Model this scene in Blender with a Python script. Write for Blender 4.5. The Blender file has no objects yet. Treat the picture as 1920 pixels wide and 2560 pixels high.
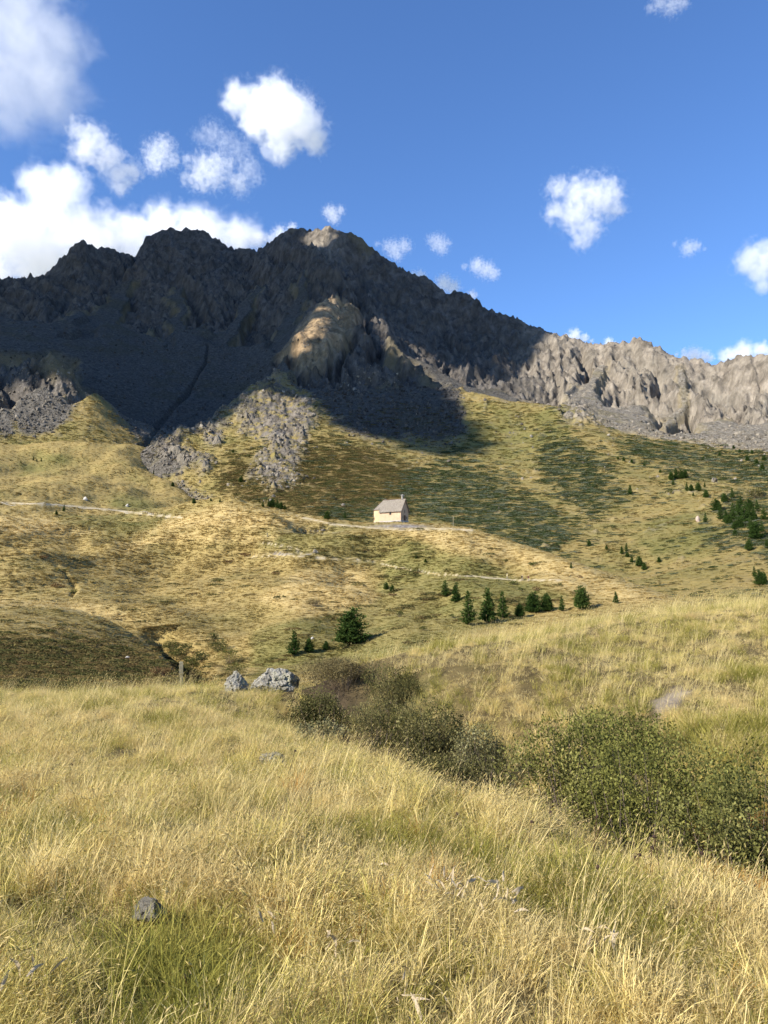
import bpy, math, random
import numpy as np
from math import radians, sin, cos, pi, atan2, hypot

sc = bpy.context.scene
COL = sc.collection
rng = np.random.default_rng(7)
random.seed(7)

# ------------------------------------------------------------------ camera, sky, sun, exposure
F = 1923.0                      # focal length in pixels of the 1920x2560 photograph
PITCH = math.atan(200 / F)
cam_d = bpy.data.cameras.new('camera')
cam = bpy.data.objects.new('camera', cam_d); COL.objects.link(cam)
cam.location = (0, 0, 0); cam.rotation_euler = (pi / 2 + PITCH, 0, 0)
cam_d.sensor_fit = 'VERTICAL'; cam_d.sensor_height = 36; cam_d.lens = 36 * F / 2560
cam_d.clip_start = 0.1; cam_d.clip_end = 30000
sc.camera = cam

SUN = np.array((-0.72, -0.46, 0.53)); SUN /= np.linalg.norm(SUN)
world = bpy.data.worlds.new('World'); sc.world = world; world.use_nodes = True
wn = world.node_tree
sky = wn.nodes.new('ShaderNodeTexSky'); sky.sky_type = 'NISHITA'; sky.sun_disc = False
sky.sun_elevation = math.asin(SUN[2]); sky.sun_rotation = atan2(SUN[0], SUN[1])
sky.altitude = 2200; sky.air_density = 1.2; sky.dust_density = 0.1; sky.ozone_density = 5.0
hsv = wn.nodes.new('ShaderNodeHueSaturation'); hsv.inputs['Saturation'].default_value = 1.1; hsv.inputs['Hue'].default_value = 0.506
bg = wn.nodes['Background']; wn.links.new(sky.outputs[0], hsv.inputs['Color']); wn.links.new(hsv.outputs[0], bg.inputs[0]); bg.inputs[1].default_value = 0.122
sun_d = bpy.data.lights.new('sun', 'SUN'); sun_d.energy = 5.0; sun_d.angle = radians(0.55)
sun_d.color = (1.0, 0.93, 0.82)
sun = bpy.data.objects.new('sun', sun_d); COL.objects.link(sun)
import mathutils
sun.rotation_euler = mathutils.Vector(SUN).to_track_quat('Z', 'Y').to_euler()
sun.location = (-60, -30, 60)
vs = sc.view_settings
vs.view_transform = 'Standard'; vs.look = 'None'; vs.gamma = 1; vs.use_curve_mapping = False; vs.exposure = 1.0
cy = sc.cycles
cy.use_adaptive_sampling = True; cy.adaptive_threshold = 0.02; cy.adaptive_min_samples = 48
cy.max_bounces = 10; cy.diffuse_bounces = 3; cy.glossy_bounces = 1; cy.transmission_bounces = 3
cy.transparent_max_bounces = 8; cy.volume_bounces = 10
cy.use_denoising = True
cy.time_limit = 900
cy.volume_step_rate = 1.0; cy.volume_max_steps = 256
cy.caustics_reflective = False; cy.caustics_refractive = False

# ------------------------------------------------------------------ helpers: pixels and points
cp_, sp_ = cos(PITCH), sin(PITCH)

def pix_dir(u, v):
    cx = (np.asarray(u, float) - 960) / F; cyy = -(np.asarray(v, float) - 1280) / F
    return cx, cp_ - cyy * sp_, sp_ + cyy * cp_

def pix_pt(u, v, r):
    """point seen at pixel (u, v) at horizontal range r"""
    x, y, z = pix_dir(u, v); h = np.hypot(x, y)
    return x / h * r, y / h * r, z / h * r

def project(x, y, z):
    yc = y * cp_ + z * sp_; zc = -y * sp_ + z * cp_
    yc = np.where(np.abs(yc) < 1e-6, 1e-6, yc)
    return 960 + F * x / yc, 1280 - F * zc / yc

# ------------------------------------------------------------------ helpers: noise
_perm = np.random.default_rng(11).permutation(256)
_perm = np.concatenate([_perm, _perm, _perm]).astype(np.int64)
_grad = np.random.default_rng(12).normal(size=(256, 3)); _grad /= np.linalg.norm(_grad, axis=1)[:, None]

def perlin(x, y, z=None):
    x = np.asarray(x, float); y = np.asarray(y, float)
    xi = np.floor(x).astype(np.int64); yi = np.floor(y).astype(np.int64)
    xf = x - xi; yf = y - yi
    fx = xf ** 3 * (xf * (xf * 6 - 15) + 10); fy = yf ** 3 * (yf * (yf * 6 - 15) + 10)
    def h2(a, b, dx, dy):
        g = _grad[_perm[_perm[a & 255] + (b & 255)]]
        return g[..., 0] * dx + g[..., 1] * dy
    if z is None:
        n = (h2(xi, yi, xf, yf) * (1 - fx) + h2(xi + 1, yi, xf - 1, yf) * fx) * (1 - fy) + \
            (h2(xi, yi + 1, xf, yf - 1) * (1 - fx) + h2(xi + 1, yi + 1, xf - 1, yf - 1) * fx) * fy
        return n * 1.6
    z = np.asarray(z, float); zi = np.floor(z).astype(np.int64); zf = z - zi
    fz = zf ** 3 * (zf * (zf * 6 - 15) + 10)
    out = 0
    for dz in (0, 1):
        for dy in (0, 1):
            for dx in (0, 1):
                g = _grad[_perm[_perm[_perm[(xi + dx) & 255] + ((yi + dy) & 255)] + ((zi + dz) & 255)]]
                d = g[..., 0] * (xf - dx) + g[..., 1] * (yf - dy) + g[..., 2] * (zf - dz)
                out = out + d * (fx if dx else 1 - fx) * (fy if dy else 1 - fy) * (fz if dz else 1 - fz)
    return out * 1.6

def fbm(x, y, z=None, o=4, gain=0.5):
    s = 0; a = 1; f = 1
    for i in range(o):
        s = s + a * perlin(x * f + 17.3 * i, y * f - 9.1 * i, None if z is None else z * f + 3.7 * i)
        a *= gain; f *= 2.03
    return s

def ridged(x, y, z=None, o=4, gain=0.5):
    s = 0; a = 1; f = 1; w = 1
    for i in range(o):
        n = 1 - np.abs(perlin(x * f + 31.3 * i, y * f + 5.1 * i, None if z is None else z * f - 7.7 * i)) * 1.5
        n = np.clip(n, 0, 1) ** 2 * w
        s = s + a * n; w = np.clip(n * 1.6, 0, 1); a *= gain; f *= 2.1
    return s

def sstep(a, b, x):
    t = np.clip((x - a) / (b - a), 0, 1); return t * t * (3 - 2 * t)

def poly_sd(px, py, poly):
    """signed distance to a polygon, negative inside"""
    P = np.asarray(poly, float); d = np.full(px.shape, 1e18); ins = np.zeros(px.shape, bool)
    for i in range(len(P)):
        a = P[i]; b = P[(i + 1) % len(P)]
        ex, ey = b - a; wx = px - a[0]; wy = py - a[1]
        t = np.clip((wx * ex + wy * ey) / (ex * ex + ey * ey + 1e-9), 0, 1)
        d = np.minimum(d, (wx - ex * t) ** 2 + (wy - ey * t) ** 2)
        c = ((a[1] <= py) & (b[1] > py)) | ((b[1] <= py) & (a[1] > py))
        with np.errstate(divide='ignore', invalid='ignore'):
            xs = a[0] + (py - a[1]) / (b[1] - a[1] + 1e-12) * ex
        ins ^= c & (px < xs)
    return np.where(ins, -1, 1) * np.sqrt(d)

def line_d(px, py, line):
    P = np.asarray(line, float); d = np.full(px.shape, 1e18)
    for i in range(len(P) - 1):
        a = P[i]; e = P[i + 1] - a; wx = px - a[0]; wy = py - a[1]
        t = np.clip((wx * e[0] + wy * e[1]) / (e @ e + 1e-9), 0, 1)
        d = np.minimum(d, (wx - e[0] * t) ** 2 + (wy - e[1] * t) ** 2)
    return np.sqrt(d)

# ------------------------------------------------------------------ helpers: RBF surfaces
class RBF:
    def __init__(self, X, val, p):
        self.X = X; self.p = p; n = len(X)
        K = self.k(np.linalg.norm(X[:, None] - X[None], axis=2))
        K[np.diag_indices(n)] += 1e-9
        Pm = np.c_[np.ones(n), X]
        A = np.block([[K, Pm], [Pm.T, np.zeros((3, 3))]])
        s = np.linalg.lstsq(A, np.r_[val, 0, 0, 0], rcond=None)[0]
        self.w = s[:n]; self.c = s[n:]
    def k(self, r):
        if self.p == 'tps': return np.where(r > 0, r * r * np.log(np.maximum(r, 1e-12)), 0)
        return -r ** self.p
    def __call__(self, Q):
        out = np.empty(len(Q))
        for i in range(0, len(Q), 40000):
            q = Q[i:i + 40000]
            D = np.sqrt(np.maximum((q ** 2).sum(1)[:, None] + (self.X ** 2).sum(1)[None] - 2 * q @ self.X.T, 0))
            out[i:i + 40000] = self.k(D) @ self.w + self.c[0] + q @ self.c[1:]
        return out

def coarse_eval(rbf, th, lr):
    """evaluate on a third of the grid and interpolate"""
    return rbf(np.c_[th.ravel(), lr.ravel()]).reshape(th.shape)

# ------------------------------------------------------------------ helpers: objects
def link(o): COL.objects.link(o); return o

def mesh_obj(name, V, Fc, mats, parent=None, smooth=False, midx=None):
    me = bpy.data.meshes.new(name)
    V = np.asarray(V, np.float32)
    if isinstance(Fc, np.ndarray) and Fc.ndim == 2:
        k = Fc.shape[1]; n = len(Fc)
        me.vertices.add(len(V)); me.vertices.foreach_set('co', V.ravel())
        me.loops.add(n * k); me.loops.foreach_set('vertex_index', Fc.astype(np.int32).ravel())
        me.polygons.add(n); me.polygons.foreach_set('loop_start', np.arange(0, n * k, k, dtype=np.int32))
        me.polygons.foreach_set('loop_total', np.full(n, k, np.int32))
        if midx is not None: me.polygons.foreach_set('material_index', np.asarray(midx, np.int32))
        me.update(calc_edges=True)
    else:
        me.from_pydata([tuple(map(float, v)) for v in V], [], [tuple(map(int, f)) for f in Fc]); me.update()
        if midx is not None: me.polygons.foreach_set('material_index', np.asarray(midx, np.int32))
    for m in (mats if isinstance(mats, (list, tuple)) else [mats]): me.materials.append(m)
    if smooth: me.polygons.foreach_set('use_smooth', np.ones(len(me.polygons), bool))
    o = bpy.data.objects.new(name, me); link(o)
    if parent: o.parent = parent
    return o

def vattr(me, name, vals):
    a = me.attributes.new(name, 'FLOAT', 'POINT'); a.data.foreach_set('value', np.asarray(vals, np.float32).ravel())

def tag(o, label=None, cat=None, group=None, kind=None):
    if label: o['label'] = label
    if cat: o['category'] = cat
    if group: o['group'] = group
    if kind: o['kind'] = kind
    return o

def empty(name, loc, rz=0.0):
    o = bpy.data.objects.new(name, None); link(o); o.location = loc; o.rotation_euler = (0, 0, rz); o.empty_display_size = 0.3
    return o

def dup(root, loc, rz=0.0, scale=1.0):
    r = root.copy(); COL.objects.link(r); r.location = loc; r.rotation_euler = (0, 0, rz)
    r.scale = scale if hasattr(scale, '__len__') else (scale,) * 3
    for ch in list(root.children):
        c = ch.copy(); COL.objects.link(c); c.parent = r
        for g in list(ch.children):
            d = g.copy(); COL.objects.link(d); d.parent = c
    return r

# ------------------------------------------------------------------ helpers: materials
class NT:
    def __init__(self, name, rough=0.9):
        self.m = bpy.data.materials.new(name); self.m.use_nodes = True
        self.t = self.m.node_tree; self.b = self.t.nodes['Principled BSDF']
        self.b.inputs['Roughness'].default_value = rough
        self.b.inputs['Specular IOR Level'].default_value = 0.15
    def n(self, kind, **kw):
        nd = self.t.nodes.new(kind)
        for k, v in kw.items(): setattr(nd, k, v)
        return nd
    def l(self, a, b): self.t.links.new(a, b)
    def put(self, sock, v):
        if isinstance(v, bpy.types.NodeSocket): self.l(v, sock)
        elif v is not None: sock.default_value = v
    def attr(self, name, typ='GEOMETRY', out='Fac'):
        nd = self.n('ShaderNodeAttribute', attribute_name=name, attribute_type=typ); return nd.outputs[out]
    def pos(self): return self.n('ShaderNodeNewGeometry').outputs['Position']
    def obj(self): return self.n('ShaderNodeTexCoord').outputs['Object']
    def scale(self, vec, s):
        nd = self.n('ShaderNodeMapping'); self.l(vec, nd.inputs['Vector']); nd.inputs['Scale'].default_value = s; return nd.outputs[0]
    def noise(self, vec, s, det=4, rough=0.55, dist=0.0, typ='FBM'):
        nd = self.n('ShaderNodeTexNoise'); self.l(vec, nd.inputs['Vector'])
        nd.inputs['Scale'].default_value = s; nd.inputs['Detail'].default_value = det
        nd.inputs['Roughness'].default_value = rough; nd.inputs['Distortion'].default_value = dist
        return nd.outputs['Fac']
    def voro(self, vec, s, feature='F1', out='Distance', rnd=1.0):
        nd = self.n('ShaderNodeTexVoronoi', feature=feature); self.l(vec, nd.inputs['Vector'])
        nd.inputs['Scale'].default_value = s; nd.inputs['Randomness'].default_value = rnd
        return nd.outputs[out]
    def ramp(self, fac, stops, interp='LINEAR'):
        nd = self.n('ShaderNodeValToRGB'); self.put(nd.inputs[0], fac); cr = nd.color_ramp; cr.interpolation = interp
        while len(cr.elements) < len(stops): cr.elements.new(0.5)
        for e, (p, c) in zip(cr.elements, stops):
            e.position = p; e.color = (*(c if hasattr(c, '__len__') else (c, c, c)), 1)
        return nd.outputs['Color']
    def mix(self, fac, a, b, mode='MIX'):
        nd = self.n('ShaderNodeMix', data_type='RGBA', blend_type=mode)
        self.put(nd.inputs[0], fac)
        for s, v in ((nd.inputs[6], a), (nd.inputs[7], b)):
            self.put(s, (*v, 1) if isinstance(v, tuple) and len(v) == 3 else v)
        return nd.outputs[2]
    def math(self, op, a, b=None, c=None, clamp=False):
        nd = self.n('ShaderNodeMath', operation=op, use_clamp=clamp)
        self.put(nd.inputs[0], a); self.put(nd.inputs[1], b)
        if c is not None: self.put(nd.inputs[2], c)
        return nd.outputs[0]
    def maprange(self, v, a, b, c=0.0, d=1.0):
        nd = self.n('ShaderNodeMapRange'); self.l(v, nd.inputs[0])
        for i, x in enumerate((a, b, c, d)): nd.inputs[i + 1].default_value = x
        return nd.outputs[0]
    def bump(self, h, strength, dist, prev=None):
        nd = self.n('ShaderNodeBump'); self.l(h, nd.inputs['Height'])
        nd.inputs['Strength'].default_value = strength; nd.inputs['Distance'].default_value = dist
        if prev is not None: self.l(prev, nd.inputs['Normal'])
        return nd.outputs[0]
    def color(self, c): self.put(self.b.inputs['Base Color'], (*c, 1) if isinstance(c, tuple) else c)
    def normal(self, n): self.l(n, self.b.inputs['Normal'])

def simple(name, c, rough=0.85, var=0.25, scale=6.0, bump=0.0):
    t = NT(name, rough); p = t.obj()
    n = t.noise(p, scale, 4)
    a = tuple(x * (1 - var) for x in c); b = tuple(min(1, x * (1 + var)) for x in c)
    t.color(t.ramp(n, [(0.3, a), (0.7, b)]))
    if bump: t.normal(t.bump(n, 0.6, bump))
    return t.m

def leafy(name, stops, trans=0.35, inst=True, noise_scale=None, rnd=0.5):
    """two-sided foliage: diffuse plus translucent, colour varied from plant to plant"""
    t = NT(name); t.t.nodes.remove(t.b)
    fac = t.n('ShaderNodeObjectInfo').outputs['Random'] if inst else None
    if noise_scale:
        nz = t.noise(t.pos(), noise_scale, 3); nz = t.maprange(nz, 0.3, 0.7)
        fac = nz if fac is None else t.mix(rnd, fac, nz)
    if fac is None: fac = 0.5
    col = t.ramp(fac, stops)
    at = t.attr('tone'); colv = t.mix(1.0, col, t.ramp(at, [(0, 0.0), (1, 2.0)]), 'MULTIPLY')
    d = t.n('ShaderNodeBsdfDiffuse'); tr = t.n('ShaderNodeBsdfTranslucent'); t.l(colv, d.inputs[0]); t.l(colv, tr.inputs[0])
    mx = t.n('ShaderNodeMixShader'); mx.inputs[0].default_value = trans; t.l(d.outputs[0], mx.inputs[1]); t.l(tr.outputs[0], mx.inputs[2])
    t.l(mx.outputs[0], t.t.nodes['Material Output'].inputs[0])
    return t.m

# ================================================================== THE LAND
TH0, TH1 = radians(-37), radians(37)

def dens(line, step=28):
    """add points along a polyline of (u, v, r)"""
    out = []
    for a, b in zip(line[:-1], line[1:]):
        n = max(1, int(hypot(b[0] - a[0], b[1] - a[1]) / step))
        for i in range(n):
            t = i / n; out.append((a[0] + (b[0] - a[0]) * t, a[1] + (b[1] - a[1]) * t, math.exp(math.log(a[2]) * (1 - t) + math.log(b[2]) * t)))
    out.append(line[-1]); return out

def polar_rbf(pts, p):
    P = np.array(pts, float); x, y, z = pix_pt(P[:, 0], P[:, 1], P[:, 2])
    return RBF(np.c_[np.arctan2(x, y), np.log(P[:, 2])], z / P[:, 2], p)

class Land:
    """a polar height field: columns of azimuth, rows of log range"""
    def __init__(self, n_th, rows, th0=TH0, th1=TH1):
        self.th = np.linspace(th0, th1, n_th)
        self.lr = np.concatenate([np.linspace(math.log(a), math.log(b), n, endpoint=False) for a, b, n in rows] + [[math.log(rows[-1][1])]])
        self.T, self.L = np.meshgrid(self.th, self.lr); self.R = np.exp(self.L)
        self.X = self.R * np.sin(self.T); self.Y = self.R * np.cos(self.T)
        self.masks = {}
    def uv(self): return project(self.X, self.Y, self.Z)
    def build(self, name, mat, attrs=()):
        nr, nt_ = self.T.shape
        i = np.arange(nr * nt_).reshape(nr, nt_)
        Fc = np.stack([i[:-1, :-1], i[:-1, 1:], i[1:, 1:], i[1:, :-1]], -1).reshape(-1, 4)
        o = mesh_obj(name, np.stack([self.X, self.Y, self.Z], -1).reshape(-1, 3), Fc, mat, smooth=True)
        for k in attrs: vattr(o.data, k, self.masks[k])
        o['kind'] = 'structure'
        self.o = o; return o
    def idx(self, x, y):
        a = (np.arctan2(x, y) - self.th[0]) / (self.th[1] - self.th[0])
        b = np.interp(np.log(np.hypot(x, y)), self.lr, np.arange(len(self.lr)))
        return np.clip(a, 0, len(self.th) - 1.001), np.clip(b, 0, len(self.lr) - 1.001)
    def samp(self, A, x, y):
        a, b = self.idx(x, y); i = a.astype(int); j = b.astype(int); a = a - i; b = b - j
        return (A[j, i] * (1 - a) + A[j, i + 1] * a) * (1 - b) + (A[j + 1, i] * (1 - a) + A[j + 1, i + 1] * a) * b
    def z(self, x, y): return self.samp(self.Z, np.asarray(x, float), np.asarray(y, float))

# ---- the mountain ------------------------------------------------
SKY = [(-260,640,2050),(-120,668,2050),(0,692,2020),(93,698,2000),(110,688,1990),(148,648,1950),(168,633,1930),(191,598,1920),(214,600,1920),(231,610,1930),
 (272,619,1960),(289,624,1970),(315,641,1990),(347,642,2010),(360,613,1995),(366,588,1990),(373,595,1990),(394,581,1985),(422,567,1980),(451,571,1980),
 (480,569,1980),(509,578,1975),(538,595,1970),(561,610,1960),(584,617,1940),(613,617,1910),(642,623,1880),(651,620,1860),(683,598,1820),(718,575,1790),
 (747,569,1775),(775,575,1765),(799,572,1755),(816,559,1750),(839,567,1745),(856,578,1745),(880,580,1740),(903,595,1735),(937,624,1725),(960,642,1720),
 (995,668,1705),(1029,685,1695),(1070,697,1680),(1099,717,1670),(1116,730,1665),(1151,727,1655),(1168,734,1650),(1209,763,1635),(1249,781,1615),(1296,798,1600),
 (1336,815,1580),(1371,830,1565),(1423,841,1540),(1469,856,1520),(1501,863,1510),(1533,859,1495),(1573,847,1475),(1597,845,1465),(1620,853,1455),(1654,870,1445),
 (1683,891,1435),(1730,896,1420),(1770,896,1400),(1799,907,1390),(1822,899,1380),(1840,886,1370),(1868,888,1360),(1920,875,1345),(2000,880,1330),(2150,860,1300),(2300,870,1290)]
mc = dens(SKY, 14)
BEH = [(u, v + 120, r * 1.13) for u, v, r in dens(SKY, 50)] + [(u, v + 420, r * 1.4) for u, v, r in dens(SKY, 120)]
mc += BEH
R1 = [(839,567,1745),(846,640,1570),(839,726,1400),(815,770,1330),(775,830,1230),(725,880,1140),(708,930,1060),(697,968,995),(640,1003,960),(560,1055,915),(500,1090,885),(463,1098,865),(430,1112,840)]
R2 = [(839,726,1400),(872,775,1340),(935,830,1210),(990,880,1130),(1050,935,1060),(1105,962,1000),(1160,990,950)]
R3 = [(1130,957,980),(1180,985,930),(1250,1003,915),(1330,1015,905),(1400,1020,895),(1450,1035,890),(1520,1075,880),(1600,1103,860),(1700,1112,850),(1800,1128,850),(1920,1142,840),(2100,1150,830),(2300,1160,830)]
R4 = [(-250,930,1080),(-60,905,1070),(40,905,1060),(110,893,1060),(170,925,1030),(215,975,1000),(240,1010,970)]
for R_ in (R1, R2, R3, R4): mc += dens(R_, 24)
mc += [(u + du, v + dv, r * 1.07) for u, v, r in dens(R1[5:], 40) for du, dv in ((-8, 44),)]
mc += [(u, v + 22, r * 1.07) for u, v, r in dens(R2[1:], 45)] + [(u, v + 14, r * 1.06) for u, v, r in dens(R3[1:], 60)] + [(u, v + 16, r * 1.06) for u, v, r in dens(R4, 60)]
mc += [(1680,870+170,1250)]
mc += [ # bowl, scree and cliffs
 (-200,800,1600),(0,760,1650),(50,800,1480),(100,830,1350),(0,860,1250),(-200,870,1250),(190,690,1780),(140,740,1680),(215,800,1480),(290,720,1800),(270,880,1290),(300,960,1130),(310,1040,990),
 (420,680,1800),(420,760,1640),(380,850,1430),(380,930,1250),(360,1020,1080),(350,1080,960),(300,1110,880),(500,800,1540),(520,860,1400),(500,930,1270),(440,1010,1100),(390,1085,950),(345,1120,870),
 (600,760,1600),(650,690,1680),(650,790,1480),(600,900,1330),(610,985,1190),(560,1020,1110),(540,1040,1080),(450,1090,960),(710,690,1640),(720,770,1480),(745,650,1650),(690,830,1380),(670,900,1270),(665,960,1190),
 (780,640,1600),(780,740,1450),(900,650,1640),(930,720,1530),(905,770,1410),(960,800,1350),
 (1000,740,1600),(1040,820,1440),(1090,880,1320),(1000,860,1270),(1080,760,1600),(1130,830,1460),(1150,900,1310),(1180,960,1150),(1080,915,1190),(1160,790,1600),
 (1230,830,1500),(1230,890,1380),(1260,960,1190),(1310,1000,1060),(1310,860,1470),(1330,930,1300),(1370,970,1180),(1390,890,1440),(1400,940,1310),(1420,1000,1110),
 (1480,910,1400),(1480,970,1250),(1500,1035,1030),(1560,900,1400),(1570,960,1270),(1560,1030,1100),(1600,1080,960),(1640,950,1310),(1650,1020,1150),(1680,1080,990),
 (1720,940,1330),(1740,1010,1190),(1760,1080,1010),(1800,960,1290),(1830,1040,1130),(1850,1100,960),(1900,940,1270),(1910,1020,1130),(1910,1100,970),(2100,950,1230),(2100,1050,1050),
 # left talus and foot
 (0,960,1000),(60,960,980),(140,980,960),(60,1020,930),(150,1050,910),(0,1060,900),(100,1095,870),(190,1100,860),(230,1050,900),(-200,1000,980),(-200,1080,860),
 # spur face and the slopes under it
 (720,1000,930),(770,960,960),(830,900,1060),(900,900,1050),(850,980,920),(930,960,980),(1000,960,980),(960,1040,870),(1080,1030,880),
 (700,1060,850),(620,1060,860),(550,1110,810),(480,1140,800),(800,1060,830),(880,1100,790),(1000,1110,800),(1100,1100,800),(1180,1060,840),(1230,1110,790),(1290,1080,830),
 (620,1150,740),(700,1150,730),(540,1190,720),(460,1190,740),(420,1180,770),(800,1160,710),(900,1180,680),(1020,1180,680),(1150,1170,700),(1280,1150,730),
 (600,1240,600),(700,1240,590),(820,1240,570),(940,1250,560),(1080,1250,560),(1200,1240,580),(740,1285,500),(1100,1300,480),
 (1350,1080,820),(1400,1140,730),(1330,1200,640),(1250,1300,500),(1320,1320,470),(1420,1210,620),(1430,1290,520),(1450,1080,800),(1520,1140,720),(1500,1200,630),(1510,1280,520),
 (1600,1170,680),(1580,1240,570),(1600,1310,465),(1680,1180,660),(1760,1170,720),(1700,1230,570),(1780,1230,540),(1690,1300,470),(1770,1290,470),(1860,1190,680),(1920,1230,600),(1860,1260,500),
 (1920,1300,430),(1850,1330,400),(1750,1360,400),(1640,1370,410),(1540,1370,420),(1440,1360,430),(1920,1400,300),(1820,1400,330),(1720,1420,350),(1640,1440,350),(1580,1440,380),(1800,1460,280),(1920,1480,240),(1700,1480,280),
 (2100,1200,620),(2100,1300,420),(2100,1400,300)]
LN = math.log
def flat(u_list, r, e):
    out = []
    for u in u_list:
        v = 1280 - F * math.tan(math.atan(e) - PITCH); out.append((u, v, r))
    return out
# hidden ground: the hollow behind the chapel hill, and under the left meadows
mc += flat([100, 300], 700, 0.04) + flat([-200, 0, 200], 740, 0.06) + flat([-200, 0, 200, 400], 500, 0.0) + flat([600, 800, 950, 1100], 420, 0.05) + flat([700, 900, 1100, 1250], 340, 0.01) + flat([-300, 0, 300, 600, 900, 1200, 1500, 1800, 2100], 220, -0.06)
C = Land(800, [(210, 420, 50), (420, 800, 190), (800, 2060, 420), (2060, 2700, 20)], radians(-33), radians(33))
rb = polar_rbf(mc, 1.0)
# evaluate coarsely in range, then fill
C.E = rb(np.c_[C.T.ravel(), C.L.ravel()]).reshape(C.T.shape)
C.Z = C.E * C.R
# rock relief: gullies run down the fall line, so the noise is stretched along range
Cu, Cv = C.uv()
wx = C.X + 60 * fbm(C.X / 300, C.Y / 300, o=2); a_ = np.arctan2(wx, C.Y) * 1500
wu = Cu + 26 * fbm(C.X / 90 + 9, C.Y / 90, o=3); wv = Cv + 20 * fbm(C.X / 90 - 4, C.Y / 90 + 7, o=3)
def cm(poly, soft): return 1 - sstep(-soft, soft, poly_sd(wu, wv, poly))
cliffs = [
 [(-300,600),(0,660),(200,560),(420,540),(600,590),(820,540),(960,620),(1150,700),(1330,800),(1480,840),(1600,820),(1800,880),(2300,840),(2300,1010),(1900,1050),(1800,1040),(1720,1070),(1640,1060),(1600,1010),(1540,1000),(1480,960),(1430,940),(1380,1010),(1320,1000),(1240,960),(1130,935),(1040,890),(990,840),(940,900),(880,880),(850,800),(800,770),(690,840),(560,860),(500,800),(400,830),(300,800),(190,770),(120,800),(30,790),(-300,760)],
 [(690,900),(780,860),(880,830),(1000,900),(1090,960),(1000,960),(900,960),(800,960),(720,940)],
 [(-300,890),(40,880),(120,885),(200,930),(250,1000),(180,1000),(120,950),(50,980),(30,1010),(-300,1010)]]
crag = [[(840,722),(880,765),(885,800),(850,850),(790,890),(720,900),(690,960),(690,880),(770,800)],
        [(690,960),(790,1010),(800,1060),(760,1110),(700,1150),(640,1090),(600,1080),(600,1030),(660,990)],
        [(405,1110),(440,1085),(475,1110),(485,1140),(440,1150),(400,1150)], [(500,1080),(550,1060),(560,1100),(520,1130)],
        [(450,1140),(520,1150),(520,1180),(440,1180)],[(640,1140),(760,1120),(740,1200),(680,1230),(620,1200)],
        [(1400,1022),(1460,1018),(1490,1050),(1450,1062),(1400,1048)]]
scree_p = [
 [(-300,740),(0,770),(120,790),(200,770),(300,790),(400,820),(520,790),(600,850),(690,830),(760,860),(690,960),(560,1060),(480,1100),(430,1110),(370,1180),(330,1200),(310,1150),(350,1110),(280,1060),(240,1000),(190,910),(100,880),(-300,900)],
 [(960,820),(1050,880),(1130,935),(1240,960),(1330,1000),(1440,950),(1540,1010),(1640,1060),(1740,1060),(1900,1040),(2300,1000),(2300,1140),(1920,1135),(1700,1105),(1520,1065),(1420,1015),(1330,1010),(1180,975),(1080,930),(980,850)],
 [(20,1000),(60,970),(130,950),(190,1000),(180,1060),(120,1085),(60,1085),(20,1050)],[(-300,1000),(0,960),(30,1000),(20,1090),(-300,1090)],
 [(340,1150),(420,1130),(470,1150),(440,1190),(380,1210),(345,1185)], [(440,1205),(520,1230),(560,1260),(500,1250),(430,1215)]]
farscr = sstep(np.where(Cu > 900, 925, 960), np.where(Cu > 900, 985, 1050), C.R + 35 * fbm(C.X / 60, C.Y / 60, o=3))
gull = [[(300,690),(335,680),(295,790),(215,840),(160,840),(240,760)],[(640,690),(664,695),(585,830),(545,880),(510,860),(560,790)],[(757,655),(778,665),(742,780),(705,875),(672,865),(712,770)],[(440,690),(455,690),(450,830),(420,850),(425,780)],[(1500,880),(1530,880),(1480,960),(1400,1010),(1380,1000),(1460,940)],[(1690,905),(1712,905),(1700,1000),(1660,1050),(1640,1040),(1680,980)]]
gl = np.clip(np.max([cm(p, 10) for p in gull], axis=0) * 1.3, 0, 1)
rock = np.max([cm(p, 14) for p in cliffs], axis=0) * (1 - gl)
crn = 0.5 + 0.9 * fbm(C.X / 16, C.Y / 16, C.Z / 16, o=4, gain=.65)
crg = np.clip(np.max([cm(p, 30) for p in crag], axis=0) * 1.7 - 0.75 * crn, 0, 1)
scr = np.clip(np.max([cm(p, 26) for p in scree_p], axis=0) * 1.6 - 0.5 * (0.5 + fbm(C.X / 22, C.Y / 22, o=4, gain=.65)), 0, 1)
scr = np.maximum(scr, farscr)
front = (C.R < 800)
scr = np.where((C.R < 640) & (Cu > 600), 0, scr)
dk = np.clip(cm([(700,940),(790,1000),(850,1055),(912,1085),(1000,1105),(1090,1115),(1170,1085),(1160,1010),(1110,965),(1040,940),(900,890),(780,870)], 24) * 1.5 - 0.45 * (0.5 + fbm(C.X / 20, C.Y / 20, o=4, gain=.65)), 0, 1)  # dark scree drawn along the cloud-shadow edge, deepening the spur's shade by colour
scr = np.maximum(scr, dk * (C.R > 700))
s_ = C.L * 1500
wa = a_ + 14 * fbm(C.X / 60, C.Y / 60, C.Z / 60, o=3) + 48 * fbm(C.X / 190, C.Y / 190, C.Z / 190, o=2) + 0.22 * C.Z
def gul(pa, ps, k): return np.clip(np.abs(perlin(wa / pa + k, s_ / ps - k)) * 1.5, 0, 1) ** 0.8
big = 1 - gul(95, 620, 3.3)
mid = gul(40, 300, 8.1)
small = gul(16, 90, 1.7)
fine = fbm(C.X / 11, C.Y / 11, C.Z / 11, o=4, gain=0.6)
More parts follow.
